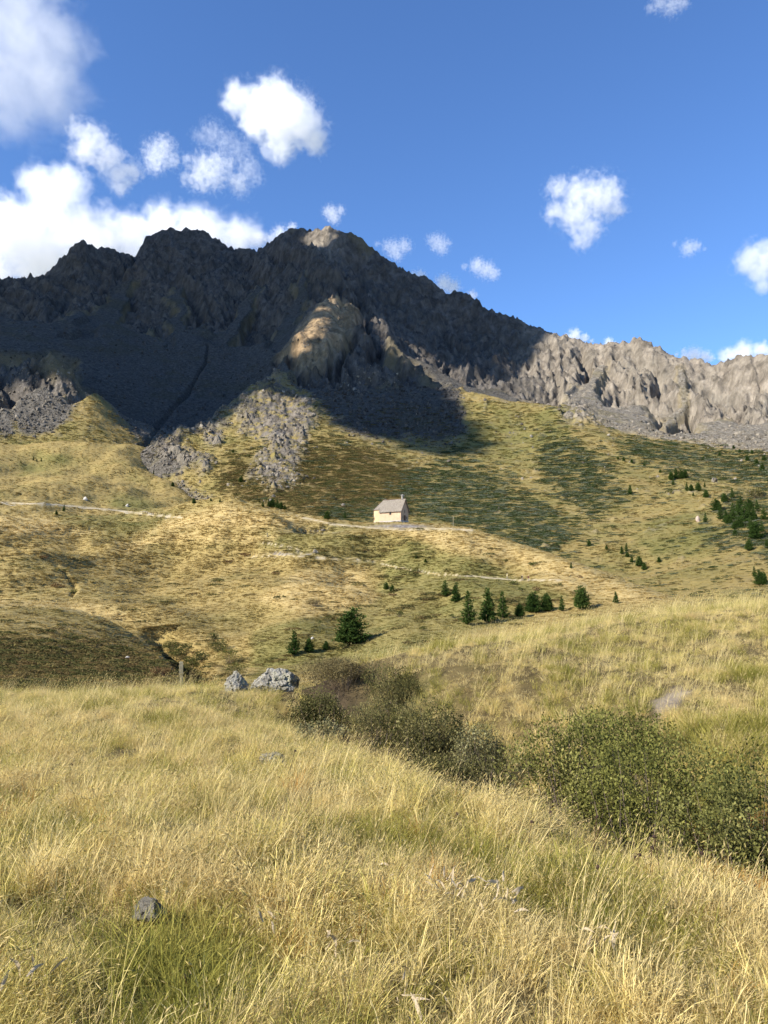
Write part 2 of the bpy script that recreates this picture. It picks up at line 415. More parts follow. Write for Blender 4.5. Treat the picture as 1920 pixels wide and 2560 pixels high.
# fade the big relief out at the skyline, so that the ridge keeps its drawn line
sp = np.array([(np.arctan2(*pix_pt(u, v, r)[:2]), r) for u, v, r in SKY])
rr = np.interp(C.T, sp[:, 0], sp[:, 1])
sk = np.clip(np.abs(rr - C.R) / 60, 0, 1)
sk2 = 0.03 + 0.97 * sk
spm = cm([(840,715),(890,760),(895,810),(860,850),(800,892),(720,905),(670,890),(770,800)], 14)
rib = 1 + 0.25 * sstep(1250, 1450, Cu)
C.Z = C.Z - 14 * gl * sk
def crest(line, h, w):
    xy = [pix_pt(u, v, r)[:2] for u, v, r in line]; d = line_d(C.X + 9 * fbm(C.X / 40, C.Y / 40, o=3), C.Y + 9 * fbm(C.X / 40 + 8, C.Y / 40, o=3), xy)
    return h * np.clip(1 - d / w, 0, 1) ** 1.25
C.Z = C.Z + np.maximum.reduce([crest(R1[1:4], 9, 30), crest(R1[3:10], 20, 55), crest(R2[1:5], 18, 55), crest(R4, 12, 45), crest(R3[1:], 3, 45), crest(R1[8:], 12, 50)])
blocky = ridged(C.X / 34 + 2, C.Y / 34, C.Z / 34, o=3) - 0.8
jag = ridged(C.X / 26, C.Y / 26, o=3) - 0.8
C.Z = C.Z - rock * (1 - 0.5 * spm) * ((46 * big ** 1.5 + 24 * mid ** 1.3) * sk2 * rib + 9 * small * sk2 - (3.2 + 3.0 * sk) * fine - 5.0 * jag * (1.15 - sk) - 9 * blocky * sk) + crg * (1 - 0.6 * spm) * (6 * (0.8 - mid) + 3.5 * (0.7 - small) + 3.0 * fine + 1) + scr * 0.9 * fine \
      + (1 - rock) * (1.6 * fbm(C.X / 38, C.Y / 38, o=3) + 0.5 * fine * np.clip(C.R / 700, 0, 1))
# stream bed down the bowl
bed = line_d(Cu, Cv, [(520,860),(515,905),(490,945),(470,985),(440,1010),(400,1060),(378,1085),(368,1110),(330,1135),(322,1150),(335,1185),(350,1195)])
wid = np.interp(Cv, [850, 1000, 1200], [2.0, 5.0, 9.0])
C.Z -= np.where(C.R > 700, 7 * np.exp(-(bed / wid) ** 2), 0)
C.masks['tan'] = spm; C.masks['crag'] = np.clip(crg - rock, 0, 1) * (C.R < 1050); C.masks['rock'] = np.clip(rock + crg, 0, 1); C.masks['scree'] = scr * (1 - rock)

# ---- the meadow hills --------------------------------------------
C1 = [(400,1310,400),(470,1282,370),(560,1262,345),(640,1264,335),(720,1282,325),(800,1300,312),(930,1306,300),(1030,1311,290),(1120,1313,280),(1180,1322,265),(1260,1342,245),(1380,1385,220),(1500,1432,195),(1600,1472,175),(1690,1497,160),(1780,1525,145),(1900,1560,130),(2100,1600,125)]
S1 = [(-250,1500,130),(-100,1506,128),(0,1506,125),(120,1502,128),(230,1510,125),(300,1530,120),(350,1550,115),(400,1578,105),(440,1605,98),(480,1640,88)]
bc = dens(C1, 40) + dens(S1, 40)
bc += [(u, v + 40, r * 1.18) for u, v, r in dens(C1, 90) if u > 560] + flat([620, 800, 1000, 1200, 1400, 1600, 1800, 2050], 460, -0.03)
bc += [(0,1499,190),(-200,1495,190),(120,1490,185),(240,1490,178),(330,1522,162),(400,1560,140),(450,1590,125),(500,1628,105),
 (300,1440,230),(400,1400,270),(430,1350,330),(550,1330,290),(700,1360,265),(850,1370,252),(960,1390,240),(1100,1400,225),(1250,1420,205),(1300,1455,185),(400,1480,200),(500,1500,185),
 (650,1480,190),(800,1500,175),(960,1480,185),(1120,1500,165),(1250,1510,150),(1400,1500,140),(550,1580,135),(650,1580,130),(760,1570,128),(900,1580,120),(1050,1570,120),(1200,1560,118),
 (1400,1560,100),(1600,1570,85),(560,1650,100),(640,1650,95),(750,1650,88),(900,1650,80),(1100,1650,75),(500,1690,76),(620,1710,68),(-250,1720,55),(0,1715,58),(200,1720,58),(350,1720,60),
 (450,1715,64),(550,1740,52),(800,1740,45),(1200,1750,42),(1600,1700,45),(2000,1650,45),(2200,1580,110),(0,1600,85),(-200,1600,85),(200,1610,85),(330,1640,82),(420,1668,74),
 (30,1362,290),(130,1402,255),(180,1462,208),(200,1490,180),(0,1420,245),(-200,1400,260),(0,1350,300),(-200,1330,320),(0,1300,420),(150,1330,340),(250,1370,290),(300,1350,330),(100,1290,480),(200,1302,480),(330,1312,460),
 (0,1258,565),(170,1264,585),(300,1277,590),(450,1293,590),(-200,1260,560),(170,1250,610),(250,1209,680),(310,1222,680),(380,1250,650),(430,1272,630),(250,1203,730),(400,1238,700),
 (-200,1200,690),(-200,1110,830),(0,1200,690),(0,1150,780),(120,1130,800),(240,1140,790),(0,1112,830),(200,1108,850),(100,1104,855),(330,1200,730),(440,1210,740),(520,1250,680),(600,1252,640),(350,1160,800),(370,1130,850)]
bc += flat([-200, 0, 150, 300, 420], 1000, 0.14) + flat([-200, 100, 400, 700, 1000, 1300, 1600, 1900], 34, -0.2) + flat([560, 700], 820, 0.05) + flat([440, 500, 560, 620], 470, 0.082)
B = Land(700, [(34, 1050, 450)], radians(-34), radians(34))
B.E = polar_rbf(bc, 1.5)(np.c_[B.T.ravel(), B.L.ravel()]).reshape(B.T.shape)
B.Z = B.E * B.R
chx, chy = 4.0, 302.0
calm = sstep(60, 150, B.R) * (1 - np.exp(-((B.X - chx) ** 2 + (B.Y - chy) ** 2) / 30 ** 2)) * sstep(1000, 800, B.R)
Bu, Bv = B.uv()
nearcrest = np.minimum(line_d(Bu, Bv, [(u, v) for u, v, r in C1]), line_d(Bu, Bv, [(u, v) for u, v, r in S1]))
nearcrest = np.minimum(nearcrest, line_d(Bu, Bv, [(230,1345),(330,1322),(400,1306)]))
calm = calm * (1 - 0.85 * np.exp(-(nearcrest / 22) ** 2))
s1xy = [pix_pt(u, v, r * 1.22)[:2] for u, v, r in S1]
B.Z -= 3.4 * np.exp(-(line_d(B.X, B.Y, s1xy) / 11.0) ** 2)
terr = [pix_pt(u, v, r)[:2] for u, v, r in ((250,1385,275),(312,1355,300),(434,1337,305),(520,1332,302),(665,1334,288),(745,1353,272),(820,1385,250))]
dt = line_d(B.X, B.Y, terr); B.Z += 3.2 * np.clip(1 - dt / 26, 0, 1) ** 1.2
B.Z += calm * (6.5 * fbm(B.X / 50 + 1.7, B.Y / 75, o=2) + 1.4 * fbm(B.X / 17, B.Y / 24 + 6, o=2))
lump = np.clip(B.R / 90, 0.4, 3)
B.Z += lump * 0.35 * fbm(B.X / (9 * lump), B.Y / (9 * lump), o=2) + 0.16 * lump * fbm(B.X / 3.4, B.Y / 2.4, o=3)
Bu, Bv = B.uv()
st = line_d(Bu, Bv, [(20,1355),(60,1375),(100,1392),(135,1402),(160,1425),(175,1450),(190,1470),(180,1485)])
B.Z -= np.where(B.R > 150, 0.9 * np.exp(-(st / 5.0) ** 2), 0)
tr = line_d(Bu, Bv, [(390,1570),(440,1610),(475,1650),(505,1705)])
B.Z -= np.where(B.R < 150, 4.5 * np.exp(-(tr / 26.0) ** 2), 0)
for (u0, v0, su, sv, dz) in ((785,1324,55,6,3.0),(615,1385,26,6,1.6),(755,1378,22,6,1.4),(250,1530,30,5,0.7),(320,1545,25,4,0.7)):
    B.Z -= dz * np.exp(-((Bu - u0) / su) ** 2 - ((Bv - v0) / sv) ** 2) * (B.R > 90)

# ---- the near meadow, the rill and the knoll ----------------------
ac = [(-8,1,-1.55),(-3,1,-1.58),(0,0.5,-1.6),(3,1,-1.62),(8,1,-1.6),(-6,3,-1.58),(-2,2.5,-1.6),(1,3,-1.62),(2.5,3.4,-1.7),(6,3,-1.75),(-3,5,-1.64),(0,5,-1.66),(1.8,4.9,-1.78),
 (-5,8,-1.76),(0,7.6,-1.82),(-2,8,-1.82),(-8,12,-1.9),(-6,12,-1.92),(-2,12,-2.02),(-9,16,-2.12),(-6,16,-2.16),(-3,16,-2.2),(-10,19,-2.5),(-3.5,18.5,-2.5),(-10,24,-4.2),(-3,24,-4.4),
 (-20,16,-2.0),(-20,24,-3.8),(-15,42,-8.6),(-4,42,-8.8),(5,42,-8.2),(-25,42,-8.5),
 (4.6,4.6,-2.1),(3.3,5.5,-2.3),(2.7,6.4,-2.4),(1.7,8.3,-2.55),(0.7,10.6,-2.75),(-0.6,13.5,-2.95),(-1.9,17,-3.3),(-2.6,21,-4.2),
 (1.0,6.6,-1.85),(0.3,8.6,-2.05),(-0.5,10.6,-2.15),(-1.5,13.5,-2.3),
 (9,16,-0.3),(7.6,16,-0.36),(6,16,-0.5),(4.2,16,-0.75),(2.4,16,-1.0),(0.4,16,-1.25),(-1.0,16,-1.7),(14,16,-0.1),(20,18,0.3),
 (10,22,-0.5),(6,22,-1.2),(2,22,-2.0),(-1,22,-2.9),(18,24,-0.2),(10,40,-6),(20,40,-6),(30,30,-2),
 (3.1,11,-1.5),(4.6,10.5,-1.42),(4,13.5,-1.05),(1.6,12,-1.75),(0.4,13.5,-1.75),(6,12,-1.05),(8,12,-0.8),(12,12,-0.5),(5,8,-1.85),(6,8,-1.7),(8,7,-1.6),(12,7,-1.4),(3.4,8.4,-1.95),(2.4,9.6,-2.1)]
ac = np.array(ac, float)
rba = RBF(ac[:, :2], ac[:, 2], 'tps')
A = Land(420, [(0.7, 46, 320)], radians(-48), radians(48))
A.Z = rba(np.c_[A.X.ravel(), A.Y.ravel()]).reshape(A.T.shape)
A.Z += 0.06 * fbm(A.X / 0.9, A.Y / 0.9, o=3) + 0.05 * fbm(A.X / 3.1 + 5, A.Y / 3.1, o=2)

# ================================================================== MASKS AND LAND MATERIALS
def soft(U, V, polys, w):
    return np.max([1 - sstep(-w, w, poly_sd(U, V, p)) for p in polys], axis=0) if polys else np.zeros_like(U)

# dark juniper and heath, greener turf and rusty heath, painted as regions of the ground
juniper = [[(1060,1180),(1130,1140),(1230,1190),(1290,1230),(1370,1270),(1440,1310),(1400,1400),(1300,1380),(1180,1330),(1050,1290),(980,1240),(1000,1200)],
  [(1380,1080),(1460,1120),(1520,1170),(1560,1240),(1480,1290),(1420,1250),(1370,1200),(1370,1130)],
  [(1560,1100),(1700,1112),(1920,1150),(2300,1160),(2300,1250),(1920,1220),(1840,1190),(1740,1190),(1660,1160),(1580,1140)],
  [(1850,1240),(1960,1300),(2300,1340),(2300,1460),(1960,1420),(1860,1340),(1800,1270)],
  [(820,1270),(930,1255),(930,1310),(800,1312)],[(1760,1330),(1920,1300),(1930,1360),(1800,1370)]]
heath = [[(560,1170),(660,1130),(820,1110),(940,1130),(1060,1180),(1020,1260),(920,1260),(860,1300),(760,1300),(640,1270),(560,1240)]]
greenC = [[(1260,1020),(1420,1040),(1420,1130),(1360,1180),(1280,1160),(1200,1140),(1180,1060)],[(1580,1330),(1760,1280),(1800,1380),(1640,1400)],[(440,1040),(600,1000),(640,1020),(520,1090)]]
wu = Cu + 22 * fbm(C.X / 45 + 3, C.Y / 45, o=3); wv = Cv + 15 * fbm(C.X / 45, C.Y / 45 - 8, o=3)
C.masks['shrub'] = np.clip(soft(wu, wv, juniper, 34), 0, 1) * (1 - C.masks['scree'])
C.masks['rust'] = 0.85 * soft(wu, wv, heath, 34) * (1 - C.masks['rock'])
C.masks['green'] = np.clip(soft(wu, wv, greenC, 16) + 0.42 * (C.R < 900), 0, 1)
C.masks['pale'] = np.clip(sstep(1230, 1420, Cu + 60 * fbm(C.X / 80, C.Y / 80, o=2)) + (C.R < 1000) * 0.5 * (1 - dk) + np.exp(-((Cu - 815) / 45) ** 2 - ((Cv - 580) / 40) ** 2) + soft(Cu, Cv, [[(840,715),(885,760),(890,800),(850,850),(800,890),(720,900),(690,880),(770,800)]], 15), 0, 1)  # shaded rock is darkened in the colour; sunlit cliffs, tip and sub-peak stay pale
nz = fbm(B.X / 30, B.Y / 22, o=4)
greenB = [[(640,1290),(880,1330),(1000,1340),(1200,1400),(1330,1460),(1420,1490),(1330,1540),(1000,1640),(620,1700),(640,1580),(760,1540),(930,1510),(960,1430),(860,1400),(640,1370)],
  [(140,1290),(400,1300),(430,1330),(260,1350),(140,1330)],[(100,1130),(240,1140),(150,1180),(40,1190)],[(250,1240),(330,1230),(420,1285),(300,1275)]]
dryB = [[(640,1500),(760,1420),(900,1420),(930,1500),(780,1540)],[(980,1320),(1180,1325),(1400,1400),(1690,1500),(1560,1500),(1400,1470),(1280,1400),(1100,1370)],[(395,1316),(470,1284),(560,1264),(720,1286),(830,1312),(740,1322),(600,1318),(480,1322),(380,1340)],[(300,1362),(430,1338),(560,1332),(700,1338),(690,1350),(480,1350),(320,1380)],[(-100,1500),(120,1503),(260,1514),(360,1556),(300,1548),(120,1518),(-100,1520)],[(-100,1290),(100,1290),(250,1330),(100,1345),(-100,1330)]]
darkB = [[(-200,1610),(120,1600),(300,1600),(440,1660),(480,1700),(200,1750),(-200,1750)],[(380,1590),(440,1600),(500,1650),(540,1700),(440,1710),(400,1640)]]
wu = Bu + 20 * nz; wv = Bv + 9 * nz
B.masks['green'] = np.clip(soft(wu, wv, greenB, 16) * 0.9 + 0.25 * np.clip(nz, 0, 1), 0, 1)
B.masks['dry'] = soft(wu, wv, dryB, 16)
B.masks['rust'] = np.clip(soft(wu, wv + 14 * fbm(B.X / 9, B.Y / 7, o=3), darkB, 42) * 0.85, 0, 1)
lb = [np.array(l) for l in ([(-50,1254),(0,1256),(90,1260),(170,1264),(300,1277),(380,1287),(455,1294)],)]
pth = np.zeros_like(B.Z)
for ln, w in ((lb[0], 1.7), (np.array([(730,1388),(830,1396),(920,1402),(1000,1420),(1100,1436),(1200,1442),(1290,1450),(1420,1450)]), 1.3),
              (np.array([(740,1290),(830,1310),(930,1320),(1030,1324),(1120,1322),(1180,1326)]), 2.0), (np.array([(650,1355),(740,1370),(760,1380),(700,1390),(620,1388)]), 1.5)):
    pth = np.maximum(pth, np.exp(-(line_d(Bu, Bv, ln) / w) ** 2) * (B.R > 120))
B.masks['path'] = pth
B.masks['bare'] = np.max([np.exp(-((Bu - u0) / su) ** 2 - ((Bv - v0) / sv) ** 2) for u0, v0, su, sv in ((790,1327,48,4),(765,1382,14,5),(1000,1316,70,5),(700,1385,30,3))], axis=0) * (B.R > 90)
Au, Av = A.uv()
rill = line_d(A.X, A.Y, [(4.6,4.6),(3.3,5.5),(2.7,6.4),(1.7,8.3),(0.7,10.6),(-0.6,13.5),(-1.9,17)])
an = fbm(A.X / 1.6, A.Y / 1.6, o=3)
A.masks['rill'] = np.exp(-(rill / 0.55) ** 2)
A.masks['rust'] = soft(Au + 15 * an, Av + 12 * an, [[(1700,2130),(1850,2050),(2150,2050),(2150,2330),(1900,2290),(1750,2230)]], 30)
A.masks['green'] = np.clip(0.8 * fbm(A.X / 1.2 + 4, A.Y / 1.2, o=3) + 0.06 + 0.12 * (A.Y < 5) + soft(Au, Av, [[(1700,1830),(1950,1790),(2100,1800),(2100,1960),(1800,1950)]], 30), 0, 1)
A.masks['bare'] = soft(Au + 25 * an, Av + 15 * an, [[(1640,1770),(1690,1720),(1740,1720),(1700,1780),(1660,1800)]], 12)

def meadow_color(t, P, green, dry, rust, var=1.0):
    """straw, green and heath colours of the turf, by place"""
    n1 = t.noise(P, 0.035, 5, 0.6); n2 = t.noise(t.scale(P, (0.7, 1.0, 1.0)), 0.4, 6, 0.65)
    straw = t.ramp(n2, [(0.25, (0.235, 0.172, 0.06)), (0.5, (0.28, 0.21, 0.078)), (0.77, (0.33, 0.252, 0.10))])
    grn = t.ramp(n2, [(0.25, (0.12, 0.112, 0.036)), (0.5, (0.165, 0.148, 0.047)), (0.77, (0.215, 0.182, 0.062))])
    f = t.math('ADD', t.math('MULTIPLY', green, 0.85), t.maprange(n1, 0.42, 0.68, -0.2, 0.5), clamp=True)
    c = t.mix(f, straw, grn)
    c = t.mix(t.math('MULTIPLY', dry, 0.85), c, t.ramp(n2, [(0.3, (0.33, 0.24, 0.09)), (0.7, (0.47, 0.36, 0.165))]))
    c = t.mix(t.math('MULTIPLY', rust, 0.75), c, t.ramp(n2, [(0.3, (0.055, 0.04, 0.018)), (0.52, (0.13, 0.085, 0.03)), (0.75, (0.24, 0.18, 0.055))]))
    return c, n2

def m_hills():
    t = NT('meadow_turf'); P = t.pos()
    c, n2 = meadow_color(t, P, t.attr('green'), t.attr('dry'), t.attr('rust'))
    c = t.mix(t.attr('path'), c, t.ramp(n2, [(0.3, (0.38, 0.31, 0.19)), (0.7, (0.52, 0.44, 0.30))]))
    vb = t.voro(P, 0.9)
    c = t.mix(t.math('MULTIPLY', t.attr('bare'), 1.3, clamp=True), c, t.ramp(vb, [(0.1, (0.30, 0.28, 0.25)), (0.6, (0.13, 0.11, 0.095))]))
    t.color(c)
    h = t.noise(t.scale(P, (0.6, 1, 1)), 1.1, 5, 0.7)
    t.normal(t.bump(h, 0.7, 0.6)); return t.m

def m_mountain():
    t = NT('mountain_ground'); P = t.pos()
    zero = 0.0
    c, n2 = meadow_color(t, P, t.attr('green'), zero, t.attr('rust'))
    sh = t.noise(t.scale(P, (0.5, 1, 1)), 0.16, 4, 0.7)
    shc = t.ramp(t.noise(P, 0.05, 3), [(0.35, (0.035, 0.045, 0.014)), (0.6, (0.075, 0.085, 0.04)), (0.7, (0.10, 0.105, 0.06))])
    shf = t.math('MULTIPLY', t.attr('shrub'), t.maprange(sh, 0.44, 0.6), clamp=True)
    c = t.mix(shf, c, shc)
    sv = t.noise(P, 0.22, 8, 0.72)
    scree = t.ramp(sv, [(0.3, (0.06, 0.052, 0.04)), (0.47, (0.155, 0.136, 0.106)), (0.6, (0.235, 0.21, 0.17)), (0.74, (0.36, 0.325, 0.27))])
    mossy = t.maprange(t.noise(P, 0.011, 4, 0.65), 0.52, 0.64)
    scree = t.mix(t.math('MULTIPLY', mossy, 0.45), scree, (0.15, 0.125, 0.055))
    scree = t.mix(t.attr('pale'), t.mix(1.0, scree, (0.42, 0.44, 0.48), 'MULTIPLY'), scree)  # scree colour cut down on the shaded side, deepening the cloud shade
    c = t.mix(t.attr('scree'), c, scree)
    rv = t.noise(t.scale(P, (1, 1, 0.45)), 0.06, 9, 0.7, 0.4); rv2 = t.noise(P, 0.009, 4, 0.6)
    rk = t.ramp(rv, [(0.28, (0.07, 0.06, 0.05)), (0.44, (0.18, 0.155, 0.125)), (0.58, (0.30, 0.26, 0.21)), (0.74, (0.46, 0.405, 0.335))])
    rk = t.mix(t.math('MULTIPLY', t.maprange(rv2, 0.45, 0.65), 0.5), rk, t.ramp(rv, [(0.3, (0.10, 0.088, 0.07)), (0.7, (0.27, 0.245, 0.20))]))
    rk = t.mix(t.attr('pale'), t.mix(1.0, rk, (0.42, 0.43, 0.46), 'MULTIPLY'), t.mix(1.0, rk, (0.83, 0.825, 0.81), 'MULTIPLY'))  # one rock colour: darkened bluish for shaded faces, nearly full on sunlit ones
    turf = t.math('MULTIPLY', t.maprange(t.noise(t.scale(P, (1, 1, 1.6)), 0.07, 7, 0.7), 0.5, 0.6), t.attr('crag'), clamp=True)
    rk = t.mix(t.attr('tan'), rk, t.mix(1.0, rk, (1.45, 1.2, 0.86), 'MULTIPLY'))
    c = t.mix(t.math('MULTIPLY', t.attr('rock'), t.math('SUBTRACT', 1.0, turf)), c, rk)
    t.color(c)
    h = t.noise(P, 0.25, 8, 0.72)
    hs = t.noise(t.scale(P, (0.6, 1, 1)), 0.3, 5, 0.7)
    amt = t.math('MAXIMUM', t.attr('rock'), t.attr('scree'))
    b1 = t.bump(t.mix(amt, hs, h), 0.95, 3.2)
    rg_ = t.n('ShaderNodeTexNoise'); rg_.noise_type = 'RIDGED_MULTIFRACTAL'; t.l(t.scale(P, (1, 1, 0.55)), rg_.inputs['Vector'])
    rg_.inputs['Scale'].default_value = 0.075; rg_.inputs['Detail'].default_value = 8; rg_.inputs['Roughness'].default_value = 0.6; rg_.inputs['Distortion'].default_value = 0.5
    b2 = t.n('ShaderNodeBump'); t.l(rg_.outputs['Fac'], b2.inputs['Height']); t.l(b1, b2.inputs['Normal']); b2.inputs['Distance'].default_value = 6.0
    t.l(t.math('MULTIPLY', t.attr('rock'), 0.9), b2.inputs['Strength'])
    t.normal(b2.outputs[0]); return t.m

def m_meadow():
    t = NT('meadow_soil'); P = t.pos()
    n = t.noise(P, 2.2, 6, 0.65)
    c = t.ramp(n, [(0.3, (0.045, 0.034, 0.015)), (0.55, (0.10, 0.075, 0.03)), (0.75, (0.19, 0.145, 0.058))])
    c = t.mix(t.math('MULTIPLY', t.attr('green'), 0.7), c, (0.10, 0.095, 0.025))
    c = t.mix(t.attr('rill'), c, t.ramp(n, [(0.3, (0.03, 0.022, 0.014)), (0.7, (0.085, 0.06, 0.035))]))
    c = t.mix(t.attr('rust'), c, (0.26, 0.13, 0.04))
    c = t.mix(t.attr('bare'), c, t.ramp(n, [(0.3, (0.20, 0.16, 0.11)), (0.7, (0.32, 0.265, 0.19))]))
    t.color(c); t.normal(t.bump(t.noise(P, 9, 6, 0.7), 0.8, 0.06)); return t.m

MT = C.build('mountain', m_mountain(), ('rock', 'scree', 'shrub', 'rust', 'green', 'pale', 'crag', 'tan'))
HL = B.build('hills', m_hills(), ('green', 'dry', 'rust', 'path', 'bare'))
MD = A.build('meadow', m_meadow(), ('rill', 'rust', 'green', 'bare'))
gp = mesh_obj('valley_ground', [(-9000, -9000, -70), (9000, -9000, -70), (9000, 9000, -70), (-9000, 9000, -70)], [(0, 1, 2, 3)], simple('valley_turf', (0.16, 0.13, 0.05), scale=0.01)); gp['kind'] = 'structure'

# composite profile of the visible land, to set things down where a pixel sees the ground
def ray_hit(u, v, lands=None):
    for k in range(16):
        p = ray_hit1(u, v + 2 * k, lands)
        if p is not None: return p

def ray_hit1(u, v, lands=None):
    x, y, z = pix_dir(u, v); th = atan2(x, y); e = z / hypot(x, y)
    best = None
    for Ld in (lands or (A, B, C)):
        k = (th - Ld.th[0]) / (Ld.th[1] - Ld.th[0]); i = int(min(max(k, 0), len(Ld.th) - 2)); f = k - i
        prof = (Ld.Z[:, i] * (1 - f) + Ld.Z[:, i + 1] * f); rr_ = np.exp(Ld.lr)
        E_ = prof / rr_; hit = np.nonzero(E_ >= e)[0]
        if len(hit) and hit[0] > 0:
            j = hit[0]; t = (e - E_[j - 1]) / (E_[j] - E_[j - 1] + 1e-12)
            r = rr_[j - 1] + (rr_[j] - rr_[j - 1]) * t
            if best is None or r < best: best = r
    if best is None: return None
    return np.array((best * sin(th), best * cos(th), best * e))

def land_z(x, y):
    r = hypot(x, y); zs = []
    if r < 45: zs.append(float(A.z(x, y)))
    if 34 < r < 1050: zs.append(float(B.z(x, y)))
    if 211 < r < 2690: zs.append(float(C.z(x, y)))
    return max(zs)

def at_range(u, r):
    """ground point at azimuth of pixel column u (at the horizon) and range r"""
    x, y, z = pix_pt(u, 1480, r); return np.array((x, y, land_z(x, y)))

# ================================================================== CLOUDS
def blob_mesh(spheres, vox, name, mat, origin, grow=1.0, rough=0.0):
    V = []; Fc = []
    import bmesh
    bm = bmesh.new()
    for (c, r) in spheres:
        m = mathutils.Matrix.Translation(mathutils.Vector(c) - mathutils.Vector(origin)) @ mathutils.Matrix.Diagonal((r * grow, r * grow, r * grow * 0.95, 1))
        bmesh.ops.create_icosphere(bm, subdivisions=2, radius=1.0, matrix=m)
    me = bpy.data.meshes.new(name); bm.to_mesh(me); bm.free()
    tmp = bpy.data.objects.new('tmp_blob', me); link(tmp)
    md = tmp.modifiers.new('r', 'REMESH'); md.mode = 'VOXEL'; md.voxel_size = vox
    dg = bpy.context.evaluated_depsgraph_get()
    me2 = bpy.data.meshes.new_from_object(tmp.evaluated_get(dg)); me2.name = name
    bpy.data.objects.remove(tmp); bpy.data.meshes.remove(me)
    me2.materials.clear(); me2.materials.append(mat)
    o = bpy.data.objects.new(name, me2); link(o); o.location = origin
    return o

def cloud_mat(name, spheres, origin, dens_, nscale, cut, wisp):
    m = bpy.data.materials.new(name); m.use_nodes = True; t = m.node_tree
    t.nodes.remove(t.nodes['Principled BSDF'])
    N = lambda k, **kw: (lambda nd: ([setattr(nd, a, b) for a, b in kw.items()], nd)[1])(t.nodes.new(k))
    P = N('ShaderNodeTexCoord').outputs['Object']
    # puffs: the largest of (1 - distance/radius)
    f = None
    for c, r in spheres:
        d = N('ShaderNodeVectorMath', operation='DISTANCE'); t.links.new(P, d.inputs[0]); d.inputs[1].default_value = tuple(np.array(c) - np.array(origin))
        k = N('ShaderNodeMath', operation='MULTIPLY_ADD'); t.links.new(d.outputs['Value'], k.inputs[0]); k.inputs[1].default_value = -1 / r; k.inputs[2].default_value = 1.0
        if f is None: f = k.outputs[0]
        else:
            x = N('ShaderNodeMath', operation='SMOOTH_MAX'); t.links.new(f, x.inputs[0]); t.links.new(k.outputs[0], x.inputs[1]); x.inputs[2].default_value = 0.12; f = x.outputs[0]
    nz_ = N('ShaderNodeTexNoise'); t.links.new(P, nz_.inputs['Vector']); nz_.inputs['Scale'].default_value = nscale
    nz_.inputs['Detail'].default_value = 6; nz_.inputs['Roughness'].default_value = 0.62; nz_.inputs['Distortion'].default_value = 0.4
    a = N('ShaderNodeMath', operation='MULTIPLY_ADD'); t.links.new(nz_.outputs['Fac'], a.inputs[0]); a.inputs[1].default_value = wisp; a.inputs[2].default_value = -0.5 * wisp - cut
    b = N('ShaderNodeMath', operation='ADD'); t.links.new(f, b.inputs[0]); t.links.new(a.outputs[0], b.inputs[1])
    mr = N('ShaderNodeMapRange', interpolation_type='SMOOTHSTEP'); t.links.new(b.outputs[0], mr.inputs[0]); mr.inputs[1].default_value = 0.0; mr.inputs[2].default_value = 0.7
    mr.inputs[3].default_value = 0.0; mr.inputs[4].default_value = dens_
    v = N('ShaderNodeVolumePrincipled'); v.inputs['Color'].default_value = (1, 1, 1, 1); v.inputs['Anisotropy'].default_value = 0.1
    t.links.new(mr.outputs[0], v.inputs['Density'])
    t.links.new(v.outputs[0], t.nodes['Material Output'].inputs['Volume'])
    return m

